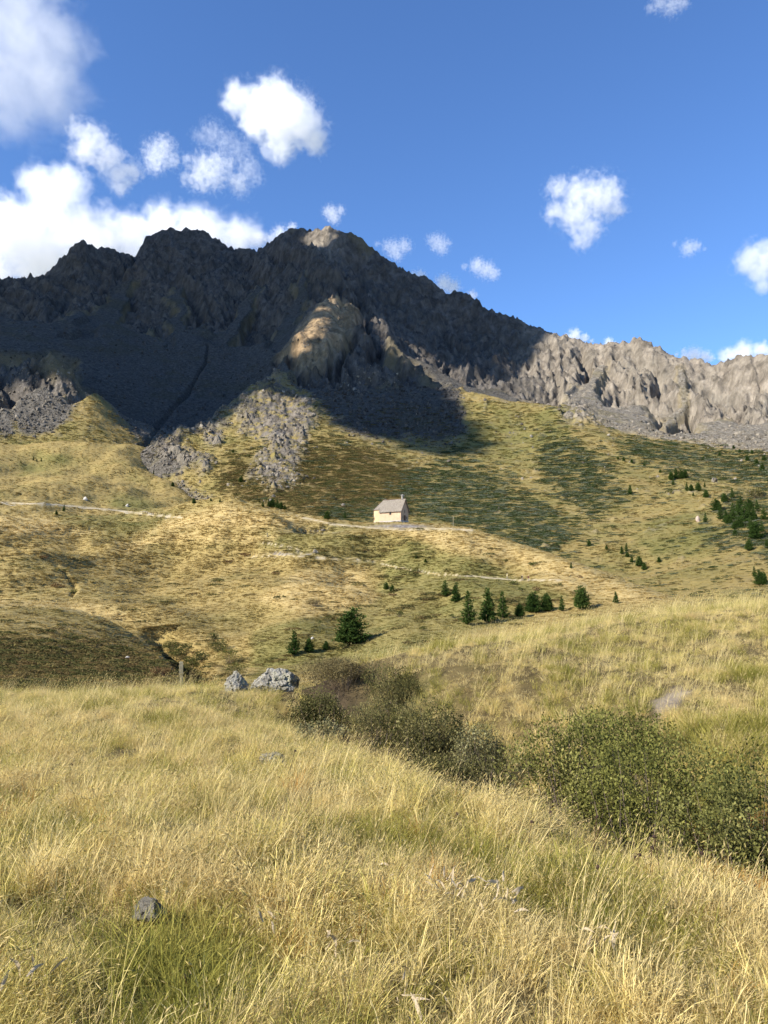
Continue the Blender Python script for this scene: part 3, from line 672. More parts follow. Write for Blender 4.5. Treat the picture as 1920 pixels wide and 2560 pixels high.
CLOUDS = [ # (r, lobes (u, v, radius px), density*radius, wisp, label)
 (4200, [(600,250,52),(640,265,62),(692,245,62),(700,310,80),(757,318,62),(640,310,48),(700,372,46),(790,350,44),(735,290,70)], 5.0, 1.0, 'large bright white cumulus cloud alone above the twin dark summits'),
 (3400, [(20,40,150),(70,150,150),(120,230,110),(150,90,90),(20,240,120),(175,270,50),(-60,120,160)], 1.3, 1.1, 'big soft grey cloud in the upper left corner of the sky'),
 (4600, [(100,455,52),(75,450,42),(168,460,62),(130,520,80),(60,600,120),(-30,570,105),(180,570,90),(250,610,100),(120,660,120),(-40,680,110),(330,590,75),(400,555,62),(420,600,90),(480,560,62),(520,590,82),(600,590,62),(640,600,40),(330,660,100),(470,660,110)], 6.0, 0.85, 'long dazzling white cloud bank rising behind the left summits'),
 (3900, [(190,322,32),(235,350,46),(215,375,48),(270,395,46),(300,435,44),(325,430,36),(300,470,28)], 2.2, 1.35, 'grey and white ragged cloud above the cloud bank on the left'),
 (4200, [(395,385,42),(410,365,32),(385,410,30),(430,400,26)], 1.7, 1.5, 'small wispy cloud left of the round puff above the left summit'),
 (4200, [(510,420,44),(530,440,44),(500,450,36),(545,405,34)], 2.4, 1.4, 'round wispy puff of cloud below the large cumulus'),
 (4200, [(620,425,36),(600,470,30),(640,445,24)], 0.7, 1.8, 'thin torn wisp right of the round puff of cloud'),
 (4200, [(530,335,36),(560,355,36),(590,375,34)], 0.7, 1.8, 'faint streak of cloud trailing off the left of the large cumulus'),
 (4200, [(828,532,24),(836,545,20),(818,528,16)], 1.8, 1.3, 'tiny white puff of cloud just above the rocky summit tip'),
 (4600, [(700,585,26),(730,570,18),(680,600,24)], 2.4, 1.2, 'small white cloud touching the ridge left of the highest summit'),
 (4200, [(985,622,28),(1010,615,24),(970,615,20)], 1.1, 1.6, 'pale wisp of cloud right of the highest summit'),
 (4200, [(1095,605,26),(1105,620,22),(1080,600,18)], 1.0, 1.6, 'faint wisp of cloud between two small puffs right of the summit'),
 (4200, [(1195,665,26),(1215,675,28),(1235,685,20)], 1.8, 1.3, 'small oval cloud floating above the descending right ridge'),
 (4700, [(1110,708,30),(1130,718,28),(1050,690,22),(1180,738,18)], 3.5, 1.0, 'bright cloud peeping over the shoulder of the descending ridge'),
 (4000, [(1395,470,36),(1450,490,58),(1490,495,64),(1525,485,44),(1440,540,52),(1470,570,44),(1455,600,34),(1535,520,34),(1390,530,36)], 2.4, 1.35, 'large ragged white cloud alone in the right half of the sky'),
 (4200, [(1722,620,24),(1738,616,18)], 1.1, 1.5, 'very small faint cloud left of the cloud at the right edge'),
 (4000, [(1880,650,48),(1915,645,55),(1900,680,40),(1960,660,60),(1910,715,24)], 2.8, 1.1, 'white cloud cut off by the right edge of the picture'),
 (4700, [(1437,838,22),(1460,846,16)], 3.0, 1.0, 'small bright cloud showing over the right ridge before its dip'),
 (4700, [(1522,856,16),(1535,864,14)], 3.0, 1.0, 'tiny bright cloud in the notch of the right ridge'),
 (4700, [(1735,888,26),(1760,892,22),(1715,890,16)], 3.5, 1.0, 'low bright cloud behind the far right crags, left of the larger one'),
 (4700, [(1820,890,28),(1860,878,34),(1900,876,30),(1850,900,40),(1930,880,26)], 3.5, 1.0, 'larger low bright cloud behind the crags at the right edge'),
 (3800, [(1650,8,22),(1680,12,26),(1705,6,18)], 1.0, 1.6, 'faint cloud scrap at the very top edge right of centre'),
]
def build_clouds():
    rg = np.random.default_rng(5)
    for r, lobes, dn, wisp, label in CLOUDS:
        sph = []
        if len(lobes) <= 4:
            dn *= 0.62; wisp *= 1.1; l0 = list(lobes); lobes = list(lobes)
            for _ in range(5):
                b_ = l0[rg.integers(0, len(l0))]; lobes.append((b_[0] + rg.uniform(-1.5, 1.5) * b_[2], b_[1] + rg.uniform(-.5, .6) * b_[2], b_[2] * rg.uniform(.35, .7)))
        for u, v, pr in lobes:
            x, y, z = pix_pt(u, v, r); L_ = math.sqrt(x * x + y * y + z * z); rad = pr / F * L_ * 1.1
            k = 1 + rg.uniform(-0.35, 0.35) * pr / F
            sph.append(((float(x * k), float(y * k), float(z * k)), float(rad)))
        rm = np.mean([s[1] for s in sph])
        org = tuple(float(q) for q in np.mean([s[0] for s in sph], axis=0))
        mat = cloud_mat('cloud_vapour', sph, org, dn * 0.48 / rm, (3.0 if len(lobes) > 7 else 2.1) / rm, 0.20, wisp * (1.75 if len(lobes) > 7 else 1.6))
        o = blob_mesh(sph, max(8.0, rm / 6), 'cloud', mat, org, grow=1.2)
        tag(o, label, 'cloud')

# the cloud outside the frame, towards the sun, whose shadow lies on the mountain
SH_IN = [[(-400,560),(0,560),(420,520),(820,520),(1100,640),(1330,770),(1392,830),(1360,860),(1345,890),(1300,950),(1230,950),(1120,905),(1000,840),(960,815),(1020,890),(1090,950),(1130,975),(1182,1005),(1207,1039),(1241,1069),(1275,1100),(1262,1134),(1233,1147),(1148,1140),(1064,1128),(1005,1107),(963,1092),(912,1086),(874,1069),(836,1039),(790,999),(743,990),(700,955),(675,978),(560,1055),(500,1090),(460,1100),(410,1105),(370,1090),(330,1060),(290,1010),(230,975),(160,945),(80,950),(50,975),(0,940),(-400,930)]]
SH_OUT = [[(840,720),(858,752),(872,785),(850,800),(812,850),(760,886),(722,886),(770,826),(808,768)],[(772,600),(800,560),(816,540),(862,570),(850,590),(820,606),(790,622)]]
def build_shade_cloud():
    pts = []; val = []
    for Ld, st in ((C, 2), (B, 6)):
        E_ = Ld.Z / Ld.R; vis = np.zeros_like(E_, bool); mx = np.maximum.accumulate(E_, axis=0); vis[1:] = E_[1:] > mx[:-1]
        U, V = Ld.uv(); vis &= (U > -420) & (U < 2100)
        s = np.zeros_like(vis); s[::st, ::st] = True; vis &= s
        if Ld is C: vis &= Ld.R > 430
        u = U[vis]; v = V[vis]; q = np.min([poly_sd(u, v, p) for p in SH_IN], axis=0)
        for p in SH_OUT: q = np.maximum(q, -poly_sd(u, v, p))
        pts.append(np.c_[Ld.X[vis], Ld.Y[vis], Ld.Z[vis]]); val.append(np.where(q < 0, 1.0, -1.0))
    pts = np.vstack(pts); val = np.concatenate(val)
    ex = np.cross((0, 0, 1), SUN); ex /= np.linalg.norm(ex); ey = np.cross(SUN, ex)
    a = pts @ ex; b = pts @ ey; cell = 14.0
    a0, b0 = a[val > 0].min() - 120, b[val > 0].min() - 120; na = int((a[val > 0].max() + 120 - a0) / cell); nb = int((b[val > 0].max() + 120 - b0) / cell)
    ia = ((a - a0) / cell).astype(int); ib = ((b - b0) / cell).astype(int); ok = (ia >= 0) & (ia < na) & (ib >= 0) & (ib < nb)
    G = np.zeros((na, nb)); W = np.zeros((na, nb))
    np.add.at(G, (ia[ok], ib[ok]), val[ok]); np.add.at(W, (ia[ok], ib[ok]), 1.0)
    Sg = np.where(W > 0, G / np.maximum(W, 1), 0); known = W > 0
    Fd = Sg.copy(); Fd[~known] = -0.0
    for it in range(60):
        Bl = (np.roll(Fd, 1, 0) + np.roll(Fd, -1, 0) + np.roll(Fd, 1, 1) + np.roll(Fd, -1, 1)) / 4
        Fd = np.where(known, 0.6 * Sg + 0.4 * Bl, Bl)
    for it in range(1):
        Fd = (Fd * 4 + np.roll(Fd, 1, 0) + np.roll(Fd, -1, 0) + np.roll(Fd, 1, 1) + np.roll(Fd, -1, 1)) / 8
    Fd[0] = Fd[-1] = -1; Fd[:, 0] = Fd[:, -1] = -1
    h = np.clip(Fd, 0, 1) ** 0.5
    gi, gj = np.meshgrid(np.arange(na), np.arange(nb), indexing='ij')
    lumps = 0.7 + 0.6 * fbm(gi / 7.0, gj / 7.0, o=3)
    mid = 1500.0 + 40 * fbm(gi / 20.0, gj / 20.0, o=2)
    base = (a0 + gi[..., None] * cell) * ex + (b0 + gj[..., None] * cell) * ey
    d0 = pts[val > 0].mean(0) @ SUN
    top = base + SUN * (d0 + mid + 70 * h * lumps)[..., None]; bot = base + SUN * (d0 + mid - 45 * h * lumps - 2)[..., None]
    inside = Fd > 0
    cellin = inside[:-1, :-1] | inside[1:, :-1] | inside[:-1, 1:] | inside[1:, 1:]
    cellin = (Fd[:-1, :-1] + Fd[1:, :-1] + Fd[:-1, 1:] + Fd[1:, 1:]) > 0
    idx = np.arange(na * nb).reshape(na, nb); n = na * nb; Fc = []
    for i, j in zip(*np.nonzero(cellin)):
        q = (idx[i, j], idx[i + 1, j], idx[i + 1, j + 1], idx[i, j + 1]); Fc.append(q); Fc.append(tuple(n + k for k in q[::-1]))
        for di, dj, e0, e1 in ((-1, 0, q[0], q[3]), (1, 0, q[2], q[1]), (0, -1, q[1], q[0]), (0, 1, q[3], q[2])):
            ii, jj = i + di, j + dj
            if not (0 <= ii < na - 1 and 0 <= jj < nb - 1) or not cellin[ii, jj]:
                Fc.append((e0, e1, n + e1, n + e0))
    V = np.vstack([top.reshape(-1, 3), bot.reshape(-1, 3)])
    used = np.unique(np.array(Fc).ravel()); remap = -np.ones(len(V), int); remap[used] = np.arange(len(used))
    o = mesh_obj('cloud', V[used] - V[used].mean(0), remap[np.array(Fc)], simple('cloud_underside', (0.8, 0.8, 0.82), 1.0, 0.05, 0.01), smooth=True)
    o.location = V[used].mean(0)
    tag(o, 'broad cloud out of view to the left that shades the mountain', 'cloud')
build_shade_cloud()
build_clouds()

# ================================================================== SCATTERED GROUND COVER
PROTO = bpy.data.collections
def proto_col(name, objs):
    c = bpy.data.collections.new(name)
    for o in objs:
        for k in list(o.users_collection): k.objects.unlink(o)
        c.objects.link(o)
    return c

def scatter(name, protos, P, rot, scl, attrs=None, label=None):
    """one object of ground cover: every point carries a copy of one of the small clumps"""
    n = len(P)
    me = bpy.data.meshes.new(name); me.vertices.add(n); me.vertices.foreach_set('co', np.asarray(P, np.float32).ravel())
    a = me.attributes.new('turn', 'FLOAT_VECTOR', 'POINT'); a.data.foreach_set('vector', np.asarray(rot, np.float32).ravel())
    a = me.attributes.new('size', 'FLOAT_VECTOR', 'POINT'); a.data.foreach_set('vector', np.asarray(scl, np.float32).ravel())
    a = me.attributes.new('pick', 'INT', 'POINT'); a.data.foreach_set('value', rng.integers(0, len(protos), n).astype(np.int32))
    for k, v in (attrs or {}).items(): vattr(me, k, v)
    o = bpy.data.objects.new(name, me); link(o); o['kind'] = 'stuff'
    if label: o['label'] = label
    col = proto_col(name + '_clumps', protos)
    g = bpy.data.node_groups.new(name + '_spread', 'GeometryNodeTree')
    g.interface.new_socket('Geometry', in_out='INPUT', socket_type='NodeSocketGeometry'); g.interface.new_socket('Geometry', in_out='OUTPUT', socket_type='NodeSocketGeometry')
    gi = g.nodes.new('NodeGroupInput'); go = g.nodes.new('NodeGroupOutput')
    ci = g.nodes.new('GeometryNodeCollectionInfo'); ci.inputs['Collection'].default_value = col
    ci.inputs['Separate Children'].default_value = True; ci.inputs['Reset Children'].default_value = True
    ip = g.nodes.new('GeometryNodeInstanceOnPoints'); ip.inputs['Pick Instance'].default_value = True
    def na(nm, ty):
        nd = g.nodes.new('GeometryNodeInputNamedAttribute'); nd.data_type = ty; nd.inputs['Name'].default_value = nm; return nd.outputs['Attribute']
    L = g.links.new
    L(gi.outputs[0], ip.inputs['Points']); L(ci.outputs[0], ip.inputs['Instance'])
    L(na('pick', 'INT'), ip.inputs['Instance Index'])
    er = g.nodes.new('FunctionNodeEulerToRotation'); L(na('turn', 'FLOAT_VECTOR'), er.inputs[0]); L(er.outputs[0], ip.inputs['Rotation'])
    L(na('size', 'FLOAT_VECTOR'), ip.inputs['Scale']); L(ip.outputs[0], go.inputs[0])
    o.modifiers.new('spread', 'NODES').node_group = g
    return o

def tuft(name, n, spread, h0, h1, lean, width, mat, seed, wind=0.25, head=0.0, droop=0.25):
    r = np.random.default_rng(seed)
    ang = r.uniform(0, 2 * pi, n); rad = spread * np.sqrt(r.uniform(0, 1, n)); bx = rad * np.cos(ang); by = rad * np.sin(ang)
    h = r.uniform(h0, h1, n); la = ang + r.normal(0, 0.7, n); ll = lean * r.uniform(0.2, 1.2, n) * (0.4 + rad / spread)
    dx = np.cos(la) * ll + wind * r.uniform(0.3, 1.4, n); dy = np.sin(la) * ll - 0.05
    fa = r.uniform(0, 2 * pi, n); sx, sy = np.cos(fa), np.sin(fa)
    ts = np.array([0, 0.4, 0.75, 1.0]); dr = droop * r.uniform(0.2, 1.6, n)
    w = width * r.uniform(0.6, 1.3, n)
    V = np.zeros((n, 7, 3))
    for k, t in enumerate(ts):
        cx = bx + dx * h * t ** 1.8; cy_ = by + dy * h * t ** 1.8; cz = h * (t - dr * t ** 3)
        if k < 3:
            ww = w * (1 - 0.55 * t) / 2
            V[:, 2 * k] = np.stack([cx - sx * ww, cy_ - sy * ww, cz], 1); V[:, 2 * k + 1] = np.stack([cx + sx * ww, cy_ + sy * ww, cz], 1)
        else: V[:, 6] = np.stack([cx, cy_, cz], 1)
    base = np.array([[0, 1, 3], [0, 3, 2], [2, 3, 5], [2, 5, 4], [4, 5, 6]])
    Fc = (base[None] + 7 * np.arange(n)[:, None, None]).reshape(-1, 3)
    tone = np.repeat(r.uniform(0.34, 0.66, n), 7)
    VV = [V.reshape(-1, 3)]; FF = [Fc]; TT = [tone]; off = 7 * n
    nh = int(head * n)
    if nh:
        hv = np.zeros((nh, 5, 3)); tip = V[:nh, 6]; prev = (V[:nh, 4] + V[:nh, 5]) / 2; d = tip - prev; d /= np.linalg.norm(d, axis=1)[:, None]
        q = np.stack([sx[:nh], sy[:nh], np.zeros(nh)], 1); q2 = np.cross(d, q)
        L_ = r.uniform(0.03, 0.07, nh)[:, None]; ww = 0.004
        hv[:, 0] = tip - d * 0.01; hv[:, 4] = tip + d * L_; m = tip + d * L_ * 0.35
        hv[:, 1] = m + q * ww; hv[:, 2] = m - q * ww * 0.5 + q2 * ww; hv[:, 3] = m - q * ww * 0.5 - q2 * ww
        hb = np.array([[0, 1, 2], [0, 2, 3], [0, 3, 1], [4, 2, 1], [4, 3, 2], [4, 1, 3]])
        VV.append(hv.reshape(-1, 3)); FF.append((hb[None] + 5 * np.arange(nh)[:, None, None]).reshape(-1, 3) + off); TT.append(np.full(5 * nh, 0.42))
    o = mesh_obj(name, np.vstack(VV), np.vstack(FF), mat); vattr(o.data, 'tone', np.concatenate(TT)); return o

STRAW = [(0.0, (0.44, 0.32, 0.14)), (0.22, (0.64, 0.50, 0.22)), (0.45, (0.76, 0.62, 0.30)), (0.64, (0.69, 0.56, 0.21)), (0.85, (0.54, 0.47, 0.14)), (1.0, (0.42, 0.385, 0.11))]
GREEN = [(0.0, (0.17, 0.175, 0.035)), (0.5, (0.31, 0.28, 0.065)), (1.0, (0.44, 0.375, 0.11))]
RUST = [(0.0, (0.36, 0.17, 0.045)), (0.5, (0.45, 0.25, 0.07)), (1.0, (0.48, 0.33, 0.11))]
m_straw = leafy('straw_blades', STRAW, 0.4, noise_scale=1.1); m_green = leafy('green_blades', GREEN, 0.4, noise_scale=1.5); m_rust = leafy('rust_blades', RUST, 0.4, noise_scale=1.5)

# near bushes are laid out first, so that the grass leaves them room
BUSH = [ # u, v of the foot, width px, height px, range, colour, leaf length, density, label
 (1420,1985,420,205,7.9,'willow',0.030,1.0,'round olive green willow bush left of the other willows in the rill'),
 (1610,2050,460,235,7.0,'willow',0.028,1.0,'broad dark olive willow bush in the middle of the willow thicket'),
 (1850,2100,420,245,6.3,'willow_dark',0.026,1.0,'dark low willow bush at the right edge above the rust grass'),
 (1500,1860,360,105,9.4,'willow',0.032,0.9,'smaller willow bush at the back of the thicket on the knoll side'),
 (1205,1905,190,110,9.8,'silver',0.030,0.9,'pale silvery leaved bush at the right end of the dark thicket'),
 (1085,1860,290,120,10.6,'olive',0.030,1.0,'dark olive bush left of the silvery leaved bush'),
 (950,1815,300,80,11.5,'olive',0.026,1.0,'dark olive bush in the middle of the central thicket'),
 (815,1790,260,85,12.2,'olive',0.028,1.0,'low olive bush just right of the large boulder'),
 (800,1850,150,60,10.4,'silver',0.030,0.8,'small silver grey shrub in the grass below the boulders'),
 (865,1712,310,75,15.0,'twig',0.030,1.6,'brown twiggy bush on the skyline of the meadow behind the boulder'),
 (985,1735,210,80,13.6,'olive',0.028,1.2,'dark rounded bush at the foot of the knoll behind the central thicket'),
 (1130,1935,360,60,8.9,'olive',0.026,1.0,'low dark heath along the edge of the rill'),
]
bush_spots = []
for b in BUSH:
    u, v, wp, hp, r = b[:5]
    p = at_range(u, r); zt = pix_pt(u, v - hp, r)[2]; bush_spots.append((p, wp / F * r * 0.5, max(hp / F * r * .8, zt - p[2])))

def near_cover():
    def sample(n, r0, r1, dfun, a=30):
        """n points over the meadow, density following dfun(r)"""
        rr_ = np.linspace(r0, r1, 400); cdf = np.cumsum(rr_ * dfun(rr_)); cdf /= cdf[-1]
        r = np.interp(rng.uniform(0, 1, n), cdf, rr_); th = np.radians(rng.uniform(-a, a, n)); return r * np.sin(th), r * np.cos(th), r
    def keep(x, y, bushes=0.75):
        k = np.ones(len(x), bool)
        for p, w, h in bush_spots: k &= ((x - p[0]) / (w * bushes)) ** 2 + ((y - p[1]) / (w * bushes * 0.7)) ** 2 > 1
        return k
    dn = lambda r: np.minimum(1.0, (4.5 / r) ** 0.85)
    # dry straw, growing in tussocks: every clump leans out from the middle of its tussock
    def tussocks(nc, per, r1, sig):
        cx, cy_, cr = sample(nc, 1.8, r1, dn); pick = np.repeat(np.arange(nc), per); m = len(pick)
        big = np.clip(rng.lognormal(0, .35, nc), .5, 1.8)
        ox, oy = rng.normal(0, sig, (2, m)) * big[pick]; d = np.hypot(ox, oy) / (sig * big[pick])
        x, y = cx[pick] + ox, cy_[pick] + oy; rz = rng.uniform(-.8, .8, m); k = np.minimum(1.0, .42 / (np.hypot(ox, oy) + .05)) * 1.5
        lx = ox * np.cos(rz) + oy * np.sin(rz); ly = -ox * np.sin(rz) + oy * np.cos(rz)
        return x, y, np.hypot(x, y), pick, big, d, np.c_[-ly * k + rng.normal(0, .1, m), lx * k + rng.normal(.05, .1, m), rz]
    x, y, r, pick, big, d, rot = tussocks(2500, 12, 26, .125)
    n1 = fbm(x / 1.5, y / 1.5, o=3)
    gm = A.samp(A.masks['green'], x, y); rl = A.samp(A.masks['rill'], x, y); ru = A.samp(A.masks['rust'], x, y); br = A.samp(A.masks['bare'], x, y)
    k = keep(x, y) & (rng.uniform(0, 1, len(x)) < np.clip(0.85 + 0.6 * n1 - 0.35 * gm, 0.1, 1) * (1 - 0.75 * rl) * (1 - 0.9 * br)) & (rng.uniform(0, 1, len(x)) > 0.95 * ru)
    x, y, r, n1, d, rot, bg_ = x[k], y[k], r[k], n1[k], d[k], rot[k], big[pick][k]; n = len(x)
    hs = np.clip((0.45 + 0.5 * np.exp(-d * d / 2)) * (.75 + .25 * bg_) * (1 + 0.45 * n1) * .86 + 0.08 * rng.normal(size=n), 0.25, 1.2) * np.interp(r, [8, 15], [1.0, 0.78]) * np.where(A.samp(A.Z, x, y) > -0.03 * y - 1.42, .72, 1.0)
    st = [tuft('dry_grass_clump', 46, 0.08, 0.17, 0.40, 0.6, 0.0044, m_straw, 20 + i, 0.16, 0.25, 0.35) for i in range(6)] + \
         [tuft('dry_grass_clump', 60, 0.11, 0.12, 0.30, 0.9, 0.0042, m_straw, 40 + i, 0.18, 0.1, 0.5) for i in range(4)]
    scatter('dry_grass', st, np.c_[x, y, A.z(x, y) - 0.02], rot, np.c_[hs, hs, hs * rng.uniform(.85, 1.15, n)])
    # short thatch between the tussocks
    x, y, r = (np.concatenate(q) for q in zip(sample(7000, 1.8, 24, dn), sample(6000, 9, 23, lambda r: 1 + 0 * r))); br = A.samp(A.masks['bare'], x, y); k = keep(x, y, .9) & (rng.uniform(0, 1, len(x)) > br); x, y = x[k], y[k]; n = len(x); hs = rng.uniform(.35, .8, n)
    th_ = [tuft('thatch_clump', 50, 0.14, 0.08, 0.20, 1.3, 0.0044, m_straw, 140 + i, 0.1, 0, 0.6) for i in range(4)]
    scatter('dry_thatch', th_, np.c_[x, y, A.z(x, y) - 0.02], np.c_[rng.normal(0, .15, n), rng.normal(0, .15, n), rng.uniform(-3, 3, n)], np.c_[hs, hs, hs])
    # green turf under it
    x, y, r = sample(18000, 1.9, 24, dn)
    gm = A.samp(A.masks['green'], x, y); n1 = fbm(x / 0.8 + 3, y / 0.8, o=3); br = A.samp(A.masks['bare'], x, y)
    k = keep(x, y, 0.9) & (rng.uniform(0, 1, len(x)) < np.clip(0.20 + 0.85 * gm + 0.6 * n1, 0.03, 1) * (1 - br)); x, y, r, gm = x[k], y[k], r[k], gm[k]; n = len(x)
    hs = np.clip(0.62 + 0.4 * gm + 0.18 * rng.normal(size=n), 0.35, 1.5)
    gt = [tuft('green_grass_clump', 55, 0.10, 0.12, 0.30, 0.7, 0.0042, m_green, 60 + i, 0.15, 0, 0.35) for i in range(5)]
    scatter('green_grass', gt, np.c_[x, y, A.z(x, y) - 0.02], np.c_[rng.normal(0, .12, n), rng.normal(0, .12, n), rng.uniform(-3, 3, n)], np.c_[hs, hs, hs])
    # rust coloured grass at the lower right
    x, y, r = sample(9000, 3.5, 9, dn); ru = A.samp(A.masks['rust'], x, y); k = (rng.uniform(0, 1, len(x)) < ru) & keep(x, y, 0.9)
    # a thin sprinkling elsewhere
    k |= (rng.uniform(0, 1, len(x)) < 0.035) & (fbm(x / 0.9, y / 0.9 + 11, o=2) > 0.25); x, y = x[k], y[k]; n = len(x); hs = rng.uniform(0.6, 1.0, n)
    rt = [tuft('rust_grass_clump', 50, 0.10, 0.15, 0.34, 0.6, 0.0042, m_rust, 80 + i, 0.25, 0, 0.3) for i in range(3)]
    scatter('rust_grass', rt, np.c_[x, y, A.z(x, y) - 0.02], np.c_[rng.normal(0, .12, n), rng.normal(0, .12, n), rng.uniform(-3, 3, n)], np.c_[hs, hs, hs])
    # tall seeding stalks
    x, y, r = sample(3000, 2.1, 22, lambda r: np.minimum(1, (6 / r) ** 0.5)); n1 = fbm(x / 1.9, y / 1.9 + 5, o=2)
    kn = A.z(x, y) > -0.028 * y - 1.35
    k = keep(x, y) & ((rng.uniform(0, 1, len(x)) < 0.45 + 0.5 * n1) | kn); x, y, r = x[k], y[k], r[k]; n = len(x); hs = rng.uniform(0.5, 0.95, n)
    tl = [tuft('seed_stalks_clump', 12, 0.10, 0.35, 0.62, 0.35, 0.0034, m_straw, 100 + i, 0.22, 1.0, 0.12) for i in range(4)]
    scatter('seed_stalks', tl, np.c_[x, y, A.z(x, y) - 0.02], np.c_[rng.normal(0, .08, n), rng.normal(0.05, .1, n), rng.uniform(-0.7, 0.7, n)], np.c_[hs, hs, hs])
near_cover()

# ---- far turf: tussocks on the hills --------------------------------
def view_sample(Ld, n, r0, r1, weight=None):
    E_ = Ld.Z / Ld.R; mx = np.maximum.accumulate(E_, axis=0); w = np.zeros_like(E_); w[1:] = np.maximum(0, E_[1:] - np.maximum(mx[:-1], E_[1:] - 0.02)) + 2e-5
    U, V = Ld.uv(); w *= (Ld.R > r0) & (Ld.R < r1) & (U > -160) & (U < 2080)
    if weight is not None: w = w * weight
    c = np.cumsum(w.ravel()); k = np.searchsorted(c, rng.uniform(0, c[-1], n)); j, i = np.unravel_index(np.minimum(k, w.size - 1), w.shape)
    i = np.clip(i + rng.uniform(-.5, .5, n), 0, len(Ld.th) - 1); j = np.clip(j + rng.uniform(-.5, .5, n), 0, len(Ld.lr) - 1)
    th = np.interp(i, np.arange(len(Ld.th)), Ld.th); r = np.exp(np.interp(j, np.arange(len(Ld.lr)), Ld.lr))
    return r * np.sin(th), r * np.cos(th), r

def spiky(name, n, mat, seed, w=0.5, h=0.35, bw=0.12):
    r = np.random.default_rng(seed); V = []; T = []
    for i in range(n):
        a = r.uniform(0, 2 * pi); d = w * math.sqrt(r.uniform()); x, y = d * cos(a), d * sin(a); hh = h * r.uniform(.5, 1.2) * (1.1 - 0.5 * d / w); b = r.uniform(0, 2 * pi)
        V += [(x - bw * cos(b), y - bw * sin(b), -0.05), (x + bw * cos(b), y + bw * sin(b), -0.05), (x + 0.6 * d * cos(a) + 0.12, y + 0.6 * d * sin(a), hh)]; T += [r.uniform(.38, .62)] * 3
    o = mesh_obj(name, V, np.arange(3 * n).reshape(n, 3), mat); vattr(o.data, 'tone', T); return o

def m_tussock():
    t = NT('tussock_turf'); P = t.pos()
    c, n2 = meadow_color(t, P, t.attr('green', 'INSTANCER'), t.attr('dry', 'INSTANCER'), t.attr('rust', 'INSTANCER'))
    c = t.mix(1.0, c, t.ramp(t.attr('tone'), [(0, 0.0), (1, 2.0)]), 'MULTIPLY'); c = t.mix(1.0, c, (1.22, 1.22, 1.2), 'MULTIPLY')
    t.t.nodes.remove(t.b)
    d = t.n('ShaderNodeBsdfDiffuse'); tr = t.n('ShaderNodeBsdfTranslucent'); t.l(c, d.inputs[0]); t.l(c, tr.inputs[0]); mx = t.n('ShaderNodeMixShader'); mx.inputs[0].default_value = 0.3
    t.l(d.outputs[0], mx.inputs[1]); t.l(tr.outputs[0], mx.inputs[2]); t.l(mx.outputs[0], t.t.nodes['Material Output'].inputs[0]); return t.m

